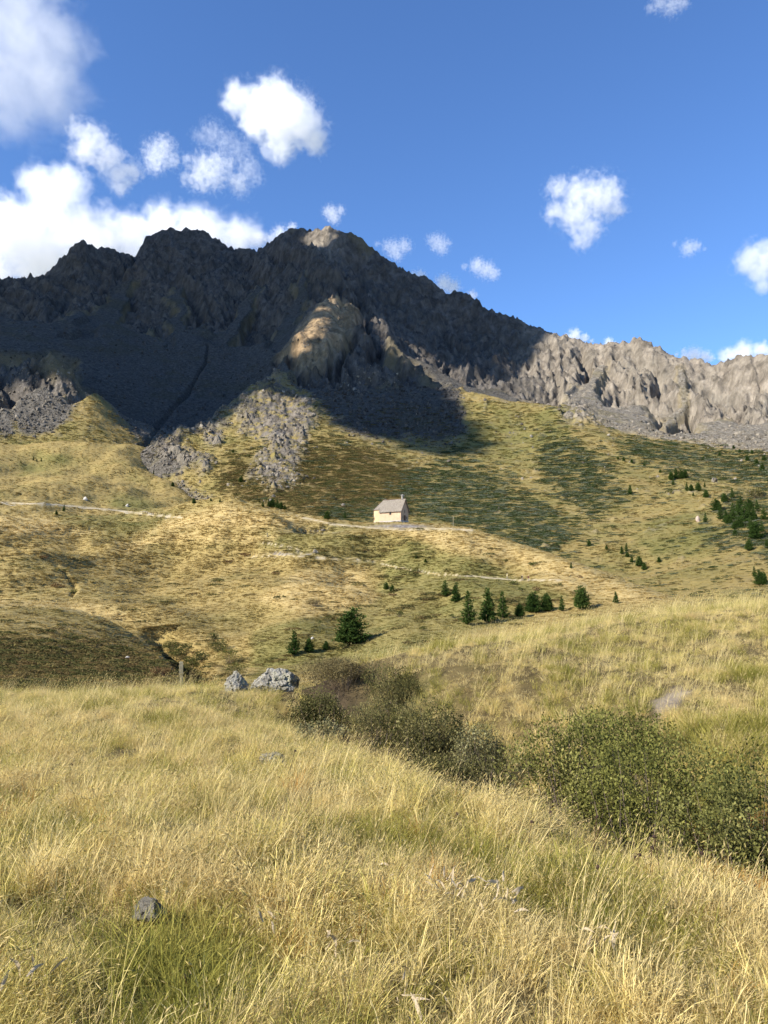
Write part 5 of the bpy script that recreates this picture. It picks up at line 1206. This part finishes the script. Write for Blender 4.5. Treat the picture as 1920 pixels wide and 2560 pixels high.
for i, (H, W, lv, sh, tw) in enumerate([(5, 3.0, 17, .55, 0), (5, 3.7, 16, .42, 2), (5, 2.3, 17, .72, 0), (5, 3.8, 13, .5, 3), (5, 2.6, 15, .6, 1)]):
    V, T = conifer_proto(700 + i, H, W, lv, 1.0, sh, tw)
    mc_ = bpy.data.meshes.new('crown'); n = len(V) // 3
    co = mesh_obj('crown', V, np.arange(3 * n).reshape(n, 3), m_needle); vattr(co.data, 'tone', T); cm_ = co.data; bpy.data.objects.remove(co); bpy.data.meshes.remove(mc_)
    to = mesh_obj('trunk', *trunk_mesh(H, .11, random.uniform(-.1, .1), i), m_bark); tm = to.data; bpy.data.objects.remove(to); PROT.append((cm_, tm, H))
def tree(u, v, hpx, k, label, group, lands=(A, B, C), wide=1.0, name='conifer_tree'):
    p = ray_hit(u, v, lands)
    if p is None: return
    cm_, tm, H = PROT[k]; s = hpx / F * np.linalg.norm(p) / H
    r = empty(name, (p[0], p[1], p[2] - .05 * s), random.uniform(0, 6.28)); r.scale = (s * wide, s * wide, s)
    for nm, m in (('crown', cm_), ('trunk', tm)):
        o = bpy.data.objects.new(nm, m); link(o); o.parent = r
    tag(r, label, 'tree', group); return r
BL = (B,); G1 = 'conifers in the hollow behind the knoll'
for a in [(888,1610,90,1,'tallest dark conifer left of the knoll, standing by itself',1.12),(735,1638,60,0,'middle sized conifer above the large boulder',1.0),(773,1630,36,3,'low bushy conifer just right of the one above the boulder',1.0),
    (815,1624,22,3,'tiny conifer seedling left of the tallest conifer',1.1),(1113,1492,42,0,'left and upper tree of the staggered row running down to the knoll',1.0),(1141,1506,50,4,'broad conifer second from top in the staggered row',1.0),
    (1172,1562,84,2,'tall conifer at the lower end of the staggered row, base hidden by grass',1.05),(1220,1556,86,4,'tall lighter green conifer in the middle of the trio behind the knoll',1.0),(1257,1546,66,2,'slim dark conifer right of the tall lighter green one',1.0),
    (1300,1542,34,3,'small conifer top peeping over the knoll, left of the broad pair',1.1),(1338,1532,52,1,'left half of the broad bushy pair behind the knoll',1.1),(1366,1528,46,3,'right half of the broad bushy pair behind the knoll',1.0),
    (1405,1528,38,2,'narrow conifer between the bushy pair and the rightmost one',1.0),(1455,1522,56,1,'rightmost full conifer behind the knoll crest',1.05),(1540,1508,28,4,'faint green conifer tip over the knoll far to the right of the row',1.0)]:
    tree(a[0], a[1], a[2], a[3], a[4], G1, BL, a[5])
G2 = 'small conifers on the chapel hill'
for a in [(964,1474,19,1,'left of two little conifers side by side on the green slope under the chapel'),(981,1480,19,3,'right of two little conifers side by side on the green slope under the chapel'),(1040,1397,12,4,'tiny dark conifer right under the chapel, upper one of two'),(1064,1406,10,3,'tiny dark conifer right under the chapel, lower one of two'),(1428,1421,16,2,'lonely little conifer on the pale right flank of the hill')]:
    tree(a[0], a[1], a[2], a[3], a[4], G2, BL)
G3 = 'conifers behind the hill left of the chapel'
for u, v, h, k in [(672,1264,20,2),(683,1266,23,1),(693,1268,21,4),(703,1270,19,1),(712,1272,13,3)]: tree(u, v + 3, h, k, 'conifer of the tight clump behind the hill, left of the chapel', G3)
for a in [(657,1268,17,2,'slender conifer just left of the tight clump behind the hill'),(820,1298,22,1,'round dark conifer on the hill line left of the chapel'),(862,1298,20,2,'pointed conifer on the hill line next to the chapel apse'),(648,1256,7,4,'minute conifer on the rim left of the slender one')]: tree(a[0], a[1], a[2], a[3], a[4], G3)
G4 = 'scattered conifers on the left meadows'
for a in [(484,1259,14,1,'small round conifer beside the grey stone run'),(550,1256,12,2,'small conifer at the lower end of the grey stone run'),(527,1253,8,3,'very small conifer in the middle of the grey stone run'),(433,1216,11,1,'small conifer at the upper end of the grey stone run'),(160,1279,17,2,'upright conifer by the left end of the gravel path'),
    (141,1287,10,3,'low bushy conifer below the left end of the gravel path'),(604,1206,16,1,'dark conifer on the heath slope under the spur'),(583,1132,10,4,'tiny conifer high on the lit spur'),(384,1186,10,2,'tiny conifer on the stony foot of the crag')]: tree(a[0], a[1], a[2], a[3], a[4], G4)
for u, v, h in [(52,1158,8),(83,1151,9),(92,1155,8),(103,1154,9)]: tree(u, v, h, 2, 'tiny dark conifer on the green patch at the far left', 'tiny conifers on the far left meadow')
G5 = 'conifers in the right valley'
for a in [(1471,1366,16,1,'small conifer farthest left in the right valley'),(1516,1373,10,3,'very small conifer second from left in the right valley'),(1555,1385,19,4,'dark conifer at the upper end of the diagonal string in the valley'),(1597,1416,25,1,'largest conifer of the diagonal string in the valley'),(1611,1425,19,3,'lowest conifer of the diagonal string in the valley'),
    (1648,1406,14,3,'lone small conifer right of the diagonal string'),(1575,1236,23,4,'round conifer alone with a long shadow on the slope above the valley'),(1764,1306,23,2,'conifer beside the rosy rock'),(1874,1376,26,1,'rounded conifer alone on the right slope below the grove'),(1918,1370,20,4,'conifer cut by the right edge, level with the rounded one'),
    (1886,1442,24,2,'upper of three conifers at the lower right edge above the knoll'),(1897,1463,34,1,'largest of three conifers at the lower right edge above the knoll'),(1911,1456,24,4,'rearmost of three conifers at the lower right edge above the knoll'),(1683,1213,16,2,'small conifer just below the ridge clump on the right slope')]: tree(a[0], a[1], a[2], a[3], a[4], G5)
for u, v, h, k in [(1566,1378,20,2),(1568,1393,14,3),(1579,1406,17,4)]: tree(u, v, h, k, 'middle conifer of the diagonal string in the right valley', 'middle of the valley string')
for u, v, h, k in [(1678,1200,20,1),(1690,1197,26,4),(1701,1197,22,1),(1713,1195,20,3)]: tree(u, v, h, k, 'conifer of the dark clump on the right ridge', 'ridge clump conifers')
for u, v, h, k in [(1717,1228,22,2),(1728,1228,17,3),(1746,1228,22,1),(1733,1241,12,2),(1764,1244,19,1),(1762,1218,12,2)]: tree(u, v, h, k, 'small conifer in the loose line below the ridge clump', 'loose line below the ridge clump')
for u, v, h, k in [(1788,1278,30,1),(1802,1299,36,2),(1815,1307,30,4),(1833,1301,40,2),(1823,1311,24,3),(1850,1291,35,2),(1862,1306,42,0),(1873,1296,36,2),(1886,1301,30,4),(1846,1321,27,1),(1838,1323,20,3),(1877,1323,32,2),(1894,1347,40,1),(1906,1331,26,2),(1838,1339,15,3),
    (1852,1263,22,2),(1811,1256,22,1),(1831,1246,24,2),(1870,1275,26,1),(1893,1275,24,2),(1910,1300,28,0),(1845,1280,28,4)]: tree(u, v, h, k, 'conifer of the dense grove on the right slope', 'grove on the right slope')
for u, v, h in [(1870,1152,12),(1890,1162,14),(1905,1177,16),(1850,1133,10),(1835,1122,9),(1912,1152,14),(1560,1152,9),(1580,1157,9),(1545,1149,8),(1612,1167,9),(1650,1182,9),(1800,1140,9),(1760,1150,9),(1880,1135,10)]: tree(u, v, h, 1, 'little conifer dotted along the upper right slope', 'dotted conifers of the upper right slope')

# ================================================================== BUSHES
LEAF = {'willow': [(0.0, (0.08, 0.086, 0.022)), (0.45, (0.145, 0.144, 0.038)), (0.8, (0.205, 0.195, 0.06)), (1.0, (0.28, 0.255, 0.10))],
 'willow_dark': [(0.0, (0.06, 0.066, 0.018)), (0.5, (0.115, 0.117, 0.034)), (1.0, (0.20, 0.19, 0.065))],
 'silver': [(0.0, (0.085, 0.085, 0.032)), (0.5, (0.155, 0.145, 0.062)), (1.0, (0.31, 0.285, 0.155))],
 'olive': [(0.0, (0.05, 0.052, 0.018)), (0.5, (0.10, 0.095, 0.034)), (1.0, (0.19, 0.165, 0.07))],
 'brown': [(0.0, (0.08, 0.045, 0.025)), (0.5, (0.15, 0.085, 0.04)), (1.0, (0.21, 0.15, 0.065))],
 'twig': [(0.0, (0.09, 0.07, 0.035)), (0.5, (0.17, 0.135, 0.06)), (1.0, (0.26, 0.215, 0.10))],
 'heath': [(0.0, (0.045, 0.055, 0.018)), (0.5, (0.08, 0.09, 0.028)), (1.0, (0.13, 0.13, 0.045))]}
LM = {k: leafy(k + '_leaves', v, 0.3, inst=False, noise_scale=1.6) for k, v in LEAF.items()}
# scattered leaf colour: the tone attribute carries the leaf to leaf change
m_twig = simple('bush_twigs', (0.13, 0.10, 0.075), .95, .3, 20)
def bush(loc, hw, h, kind, leaf, dens_, label, seed, name='bush', cat='bush', group=None, nmax=17000, depth=.75):
    r_ = np.random.default_rng(seed); root = empty(name, tuple(loc)); tag(root, label, cat, group)
    hd = hw * depth; n = int(min(nmax, dens_ * 3.2 * hw * h * 4 / leaf ** 2))
    # lobes make an uneven outline
    nl = 9; la = r_.uniform(0, 2 * pi, nl); ld = np.sqrt(r_.uniform(0, 1, nl)) * .62
    lc = np.stack([ld * np.cos(la) * hw, ld * np.sin(la) * hd, h * (.42 + .34 * r_.uniform(0, 1, nl)) * (1.1 - .5 * ld)], 1); lr_ = h * r_.uniform(.26, .44, nl)
    k = r_.integers(0, nl, n); d = r_.normal(size=(n, 3)); d /= np.linalg.norm(d, axis=1)[:, None]; rad = lr_[k] * r_.uniform(.35, 1.12, n) ** .6
    sx = np.clip(hw * .5 / (h * .4), .7, 2.2)
    Pn = lc[k] + d * rad[:, None] * (sx, sx * depth, 1.0); Pn[:, 2] = np.abs(Pn[:, 2]) + .02
    cl = fbm(Pn[:, 0] / (.24 * h) + seed, Pn[:, 1] / (.24 * h), Pn[:, 2] / (.24 * h), o=2); Pn = Pn[cl > -.33]; n = len(Pn)
    e = r_.normal(size=(n, 3)) + (Pn - (0, 0, h * .3)) / h * 1.1 + (0, 0, .5); e /= np.linalg.norm(e, axis=1)[:, None]; f = np.cross(e, r_.normal(size=(n, 3))); f /= np.linalg.norm(f, axis=1)[:, None]
    s = leaf * r_.uniform(.6, 1.25, n)[:, None]; w = .30 if kind != 'twig' else .22
    V = np.stack([Pn - e * s * .5, Pn + f * s * w, Pn + e * s * .5, Pn - f * s * w], 1).reshape(-1, 3)
    o = mesh_obj('foliage', V, np.arange(4 * n).reshape(n, 4), LM[kind], root); vattr(o.data, 'tone', np.repeat(r_.uniform(.25, .75, n), 4)); o['kind'] = 'stuff'
    V = []; Fc = []
    for i in range(46 if kind != 'twig' else 110):
        a = r_.uniform(0, 2 * pi); d_ = math.sqrt(r_.uniform()); tip = np.array((hw * .95 * d_ * cos(a), hd * .95 * d_ * sin(a), h * (1.05 - .45 * d_ * d_) * r_.uniform(.7, 1.05))); b0 = np.array((tip[0] * .3, tip[1] * .3, -.06)); m = (b0 + tip) / 2 + (0, 0, -.08 * h) + r_.normal(0, .04 * h, 3)
        t0 = .0045 * h / .8 + .002; q = np.array((-sin(a), cos(a), 0)); up = np.array((cos(a), sin(a), .3))
        j = len(V); V += [tuple(b0 + q * t0), tuple(b0 - q * t0), tuple(b0 + up * t0), tuple(m + q * t0 * .7), tuple(m - q * t0 * .7), tuple(m + up * t0 * .7), tuple(tip)]
        Fc += [(j, j + 1, j + 4), (j, j + 4, j + 3), (j + 1, j + 2, j + 5), (j + 1, j + 5, j + 4), (j + 2, j, j + 3), (j + 2, j + 3, j + 5), (j + 3, j + 4, j + 6), (j + 4, j + 5, j + 6), (j + 5, j + 3, j + 6)]
    o = mesh_obj('stems', V, Fc, m_twig, root); o['kind'] = 'stuff'; return root
for i, (b, sp_i) in enumerate(zip(BUSH, bush_spots)):
    bush(sp_i[0] + (0, 0, -.05), sp_i[1], sp_i[2], b[5], b[6], b[7], b[8], 900 + i, 'bush' if 'willow' not in b[5] else 'willow_bush', 'bush')
def bush_px(u, v, w, h, kind, label, seed, group=None, lands=(B, C), nmax=1400):
    p = ray_hit(u, v, lands); s = np.linalg.norm(p) / F; bush(p, w * s / 2, h * s, kind, max(.06, 2.6 * s), .9, label, seed, group=group, nmax=nmax)
for i, a in enumerate([(787,1516,44,20,'twig','brown twiggy bush alone on the pale slope left of the big conifer'),(998,1542,30,16,'heath','low round shrub right of the tallest conifer'),(1286,1462,38,11,'heath','flat dark shrub under the three hikers'),(1303,1478,24,9,'heath','small shrub just below the flat dark one'),
    (1340,1477,26,10,'brown','brownish low shrub below the right hand hiker'),(1400,1462,14,6,'heath','tiny dark shrub right of the hikers'),(1338,1414,60,9,'heath','long low shrub strip above the hikers'),(1450,1445,16,7,'brown','dark reddish tuft on the pale flank right of the hikers'),(1262,1404,20,6,'heath','small shrub upper left of the long strip'),
    (575,1660,80,44,'willow','light green bush at the mouth of the dark gully'),(545,1628,60,30,'heath','dark bush on the right bank of the gully'),(530,1600,40,18,'heath','small bush high on the right bank of the gully'),(590,1690,70,36,'willow_dark','broad dark bush behind the small boulder'),
    (455,1650,70,36,'heath','dark bush on the shaded left bank of the gully'),(430,1625,50,24,'heath','upper dark bush on the shaded left bank'),(480,1690,80,44,'heath','lowest dark bush in the gully beside the post'),(505,1655,46,28,'heath','bush in the bottom of the gully'),(405,1690,60,26,'brown','brown bush left of the wooden post'),
    (860,1622,34,16,'heath','low shrub at the left foot of the tallest conifer'),(800,1560,20,8,'heath','small dark shrub up the slope from the middle conifer'),(145,1470,34,12,'brown','brown tuft on the bank of the dry runnel'),(185,1486,26,12,'willow','bright green tuft where the runnel ends'),(110,1398,26,9,'brown','upper brown tuft on the bank of the dry runnel'),(160,1430,18,8,'heath','dark tuft in the bend of the dry runnel'),
    (615,1392,46,10,'brown','dark peaty tuft on the hill left of the earth scar'),(575,1408,30,9,'brown','smaller peaty tuft left of the dark one'),(690,1436,24,7,'brown','brown tuft alone in the middle of the hill'),(980,1490,24,8,'brown','reddish tuft under the two little conifers'),(1060,1576,26,10,'heath','low shrub on the slope left of the staggered row'),(1130,1545,22,10,'heath','low shrub beside the staggered row')]):
    bush_px(*a, 1000 + i, 'low shrubs on the hills', (B,))
bush_px(1890, 1246, 52, 26, 'olive', 'dark rounded shrub mound on the ochre shelf at the right edge', 1090)

# tall green sedge tufts
def sedge(u, r, s, label, n=170):
    p = at_range(u, r); o = tuft('sedge_tuft', n, .22, .35, .75, .9, .006, m_green, int(u), .1, 0, .5); o.location = p - (0, 0, .03); o.scale = (s, s, s); tag(o, label, 'grass tuft')
sedge(1780, 9.3, 1.05, 'tall arching green sedge tuft above the willow thicket, left of two'); sedge(1880, 8.8, 1.1, 'tall arching green sedge tuft above the willow thicket, at the right edge')
sedge(1412, 14.2, .55, 'bright green tussock near the crest of the knoll'); sedge(680, 14.0, .6, 'yellow green tussock in front of the large boulder', 120)
sedge(700, 8.6, .45, 'green tussock right of the flat pale stone')

# ================================================================== DEAD FLOWER STALKS AND WITHERED LEAVES
m_stalk = simple('dry_stalk', (0.16, 0.09, 0.045), .9, .3, 20); m_headm = simple('seed_head', (0.05, 0.03, 0.02), .9, .4, 60); m_wither = simple('withered_leaf', (0.36, 0.29, 0.19), .9, .45, 25)
def stalk(u, vtop, r, label, seed, hgt=None):
    g_ = at_range(u, r); top = np.array(pix_pt(u, vtop, r)); H = top[2] - g_[2]
    if H < .12: H = .12
    H = min(H, .62); r_ = np.random.default_rng(seed); root = empty('dead_flower', tuple(g_ + (0, 0, -.02))); tag(root, label, 'dead flower', 'dead flower stalks in the grass')
    dx, dy = r_.uniform(-.05, .07), r_.uniform(-.04, .04); V = []; Fc = []
    for k in range(5):
        t = k / 4; c = np.array((dx * t * t, dy * t * t, H * t)); w = .0035 * (1 - .4 * t)
        V += [tuple(c + (w * cos(a), w * sin(a), 0)) for a in (0, 2.1, 4.2)]
    for k in range(4): Fc += [(3 * k + i, 3 * k + (i + 1) % 3, 3 * k + 3 + (i + 1) % 3, 3 * k + 3 + i) for i in range(3)]
    mesh_obj('stem', V, Fc, m_stalk, root)
    bm = bmesh.new(); bmesh.ops.create_icosphere(bm, subdivisions=2, radius=.011)
    for v in bm.verts: v.co *= float(r_.uniform(.75, 1.25)); v.co.z *= .8
    for v in bm.verts: v.co += mathutils.Vector((dx, dy, H))
    me = bpy.data.meshes.new('seed_head'); bm.to_mesh(me); bm.free(); me.materials.append(m_headm); o = bpy.data.objects.new('seed_head', me); link(o); o.parent = root
    V = []; Fc = []
    for i in range(10):
        a = 2 * pi * i / 10; e = np.array((cos(a), sin(a), r_.uniform(-.6, .3))); k = len(V); c = np.array((dx, dy, H - .003)); q = np.array((-sin(a), cos(a), 0)) * .003
        V += [tuple(c + q), tuple(c - q), tuple(c + e * .022)]; Fc.append((k, k + 1, k + 2))
    mesh_obj('bracts', V, Fc, m_headm, root)
for i, (u, v, r, lb_) in enumerate([(1463,2034,4.9,'tallest dark dead flower head right of centre in the foreground'),(1457,2063,4.7,'second dark dead flower head, just under the tallest'),(1484,2077,4.8,'dark dead flower head right of the second one'),(1305,2041,5.0,'single dark dead flower head left of the tall pair'),(1626,2078,4.8,'small dark flower head toward the willow thicket'),
    (1600,2108,4.7,'thin dead flower head below the small one near the willows'),(1537,2126,4.6,'dead flower head in the middle of the lower row of three'),(1562,2129,4.6,'right dead flower head of the lower row of three'),(1454,2149,4.5,'left dead flower head of the lower row of three'),(1479,2156,4.3,'stout reddish dead flower stalk under the tall pair'),(1712,2124,4.6,'reddish dead stalk near the rust coloured grass'),
    (1115,2025,5.6,'faint dark flower head left of centre near the thicket'),(1357,2022,5.4,'small dark flower head against the willow shade'),(208,1905,8.0,'dead flower stalk far out on the left meadow'),(500,2425,3.3,'short dark seed head at the lower left'),(728,1873,7.2,'dark dead flower beside the flat pale stone')]): stalk(u, v, r, lb_, 40 + i)
def withered(u, r, wpx, n, label, seed, name='withered_plant'):
    g_ = at_range(u, r); hw = wpx / F * r / 2; r_ = np.random.default_rng(seed); root = empty(name, tuple(g_)); tag(root, label, 'withered plant', 'silvery withered plants in the grass')
    V0 = []; base = []
    for v_ in range(2):                          # two leaf shapes, shared by all the leaves
        W = []; L_ = 1.0
        for k in range(7):
            t = k / 6; w = .085 * math.sin(pi * min(1, t * .9 + .1)) ** .8 + .004; zc = .35 * math.sin(t * 2.2 + v_) * t; tw = (t * 1.8 if v_ else -t * .9)
            for s in (-1, 0, 1): W.append((t * L_, s * w * cos(tw), zc + s * w * sin(tw) + (.03 if s == 0 else 0)))
        Fc = [(3 * k + i, 3 * k + i + 1, 3 * k + 4 + i, 3 * k + 3 + i) for k in range(6) for i in (0, 1)]
        o = mesh_obj('leaf', W, Fc, m_wither, smooth=True); base.append(o.data); bpy.data.objects.remove(o)
    for i in range(n):
        o = bpy.data.objects.new('leaf', base[i % 2]); link(o); o.parent = root; d = r_.uniform(-1, 1); x = hw * d; y = r_.uniform(-.12, .12)
        o.location = (x, y, .06 + r_.uniform(0, .13)); s = r_.uniform(.045, .095); o.scale = (s, s * r_.uniform(.7, 1.2), s); o.rotation_euler = (r_.uniform(-.8, .8), r_.uniform(-1.2, .2), r_.uniform(0, 6.28))
withered(1100, 4.05, 90, 16, 'silvery withered leaf cluster right of centre, upright left end', 1); withered(1190, 3.95, 150, 22, 'sprawling middle of the silvery withered leaves right of centre', 2); withered(1250, 3.85, 60, 8, 'withered leaf strand trailing off the right end of the sprawl', 3)
withered(1470, 3.6, 90, 9, 'pale withered leaves on the green patch at right', 4); withered(845, 3.5, 60, 9, 'curled withered leaves below the centre of the foreground', 5); withered(700, 3.75, 50, 6, 'small withered leaves left of centre in shade', 6); withered(90, 3.35, 80, 8, 'withered white leaves at the lower left edge', 7)
withered(1070, 2.9, 90, 8, 'pale withered leaves at the bottom edge right of centre', 8); withered(1010, 3.1, 40, 6, 'small blue grey leaf fan near the bottom edge', 9); withered(950, 4.2, 40, 6, 'little withered leaf tuft left of the long sprawl', 10)

# ================================================================== HIKERS
m_skin = simple('skin', (.45, .28, .2), .7, .05)
def person_mesh(stride, cols, seed):
    """one continuous skinned body, coloured by height"""
    sk_ = [(0, 0, .95, .125), (0, 0, 1.15, .13), (0, 0, 1.38, .15), (0, 0, 1.50, .06), (0, -.015, 1.60, .095), (0, 0, 1.72, .085),
          (-.09, 0, .88, .095), (-.10, -stride * .5, .48, .065), (-.10, -stride * .75 + .06 * 0, .09, .045), (-.10, -stride * .75 - .14, .045, .04),
          (.09, 0, .88, .095), (.10, stride * .35, .48, .065), (.10, stride, .11, .045), (.10, stride - .13, .045, .04),
          (-.19, 0, 1.40, .06), (-.25, .08, 1.14, .045), (-.25, -.06, .92, .035), (-.25, -.10, .84, .03),
          (.19, 0, 1.40, .06), (.25, -.02, 1.14, .045), (.25, -.2, .98, .035), (.25, -.26, .93, .03)]
    ed = [(0, 1), (1, 2), (2, 3), (3, 4), (4, 5), (0, 6), (6, 7), (7, 8), (8, 9), (0, 10), (10, 11), (11, 12), (12, 13), (2, 14), (14, 15), (15, 16), (16, 17), (2, 18), (18, 19), (19, 20), (20, 21)]
    me = bpy.data.meshes.new('body_skeleton'); me.from_pydata([s[:3] for s in sk_], ed, []); ob = bpy.data.objects.new('body_skeleton', me); link(ob)
    md = ob.modifiers.new('skin', 'SKIN'); md.use_smooth_shade = True
    for v, s in zip(me.skin_vertices[0].data, sk_): v.radius = (s[3], s[3])
    me.skin_vertices[0].data[0].use_root = True
    ob.modifiers.new('sub', 'SUBSURF').levels = 1; dg = bpy.context.evaluated_depsgraph_get(); m2 = bpy.data.meshes.new_from_object(ob.evaluated_get(dg)); bpy.data.objects.remove(ob); bpy.data.meshes.remove(me)
    m2.name = 'body'; m2.materials.clear()
    for c in cols: m2.materials.append(c)
    mi = []
    for p in m2.polygons:
        z = p.center.z; x = abs(p.center.x)
        mi.append(4 if z > 1.66 or (z > 1.56 and p.center.y > .03) else 0 if z > 1.47 or (x > .2 and z < 1.05) else 1 if z > .96 else 3 if z < .1 else 2 if z > .45 or len(cols) > 9 else 2)
    m2.polygons.foreach_set('material_index', np.array(mi, np.int32)); return m2
def cloth(n, c): return simple(n, c, .9, .1)
def person(p, rz, mesh, pack, label, group, scale=1.0):
    o = empty('person', tuple(p), rz); o.scale = (scale,) * 3; tag(o, label, 'person', group)
    b = bpy.data.objects.new('body', mesh); link(b); b.parent = o
    if pack:
        bm = bmesh.new(); bmesh.ops.create_cube(bm, size=1.0, matrix=mathutils.Matrix.Translation((0, .23, 1.22)) @ mathutils.Matrix.Diagonal((.34, .24, .52, 1))); bmesh.ops.bevel(bm, geom=list(bm.edges), offset=.07, segments=2, affect='EDGES')
        me = bpy.data.meshes.new('rucksack'); bm.to_mesh(me); bm.free(); me.materials.append(pack); q = bpy.data.objects.new('rucksack', me); link(q); q.parent = o
    return o
boots = cloth('boots', (.05, .04, .03)); dk = cloth('dark_trousers', (.04, .04, .05)); khaki = cloth('grey_trousers', (.22, .2, .17)); hairm = cloth('dark_hair', (.04, .03, .02)); wh = cloth('white_cap', (.7, .68, .6))
pm1 = person_mesh(.26, [m_skin, cloth('pale_yellow_top', (.75, .66, .35)), khaki, boots, wh], 1); pm2 = person_mesh(.3, [m_skin, cloth('dark_top', (.06, .05, .06)), khaki, boots, wh], 2); pm3 = person_mesh(.2, [m_skin, cloth('maroon_top', (.16, .04, .04)), khaki, boots, hairm], 3)
for (u, v, m, pk, lb_) in [(1268,1449,pm1,None,'person in a pale yellow top walking, leftmost of three hikers'),(1306,1453,pm2,cloth('black_rucksack', (.02, .02, .025)),'person with white cap and black rucksack, middle of three hikers'),(1322,1454,pm3,cloth('dark_red_rucksack', (.09, .02, .025)),'person in dark maroon with rucksack, rightmost of three hikers')]:
    p = ray_hit(u, v, BL); person(p, radians(95 if u < 1300 else 80), m, pk, lb_, 'three hikers on the hill trail', 15.5 / F * np.linalg.norm(p) / 1.75)
pm4 = person_mesh(.24, [m_skin, dk, dk, boots, hairm], 4)
for u in (357, 363, 368, 375, 379, 383, 394, 408, 413):
    p = ray_hit(u, np.interp(u, [300, 380, 452], [1277, 1287, 1294]) + .3, (B,))
    if p is not None and hypot(p[0], p[1]) > 480: person(p, radians(80), pm4, None, 'person in dark clothes walking on the distant gravel path', 'walkers on the distant gravel path', 1.0)
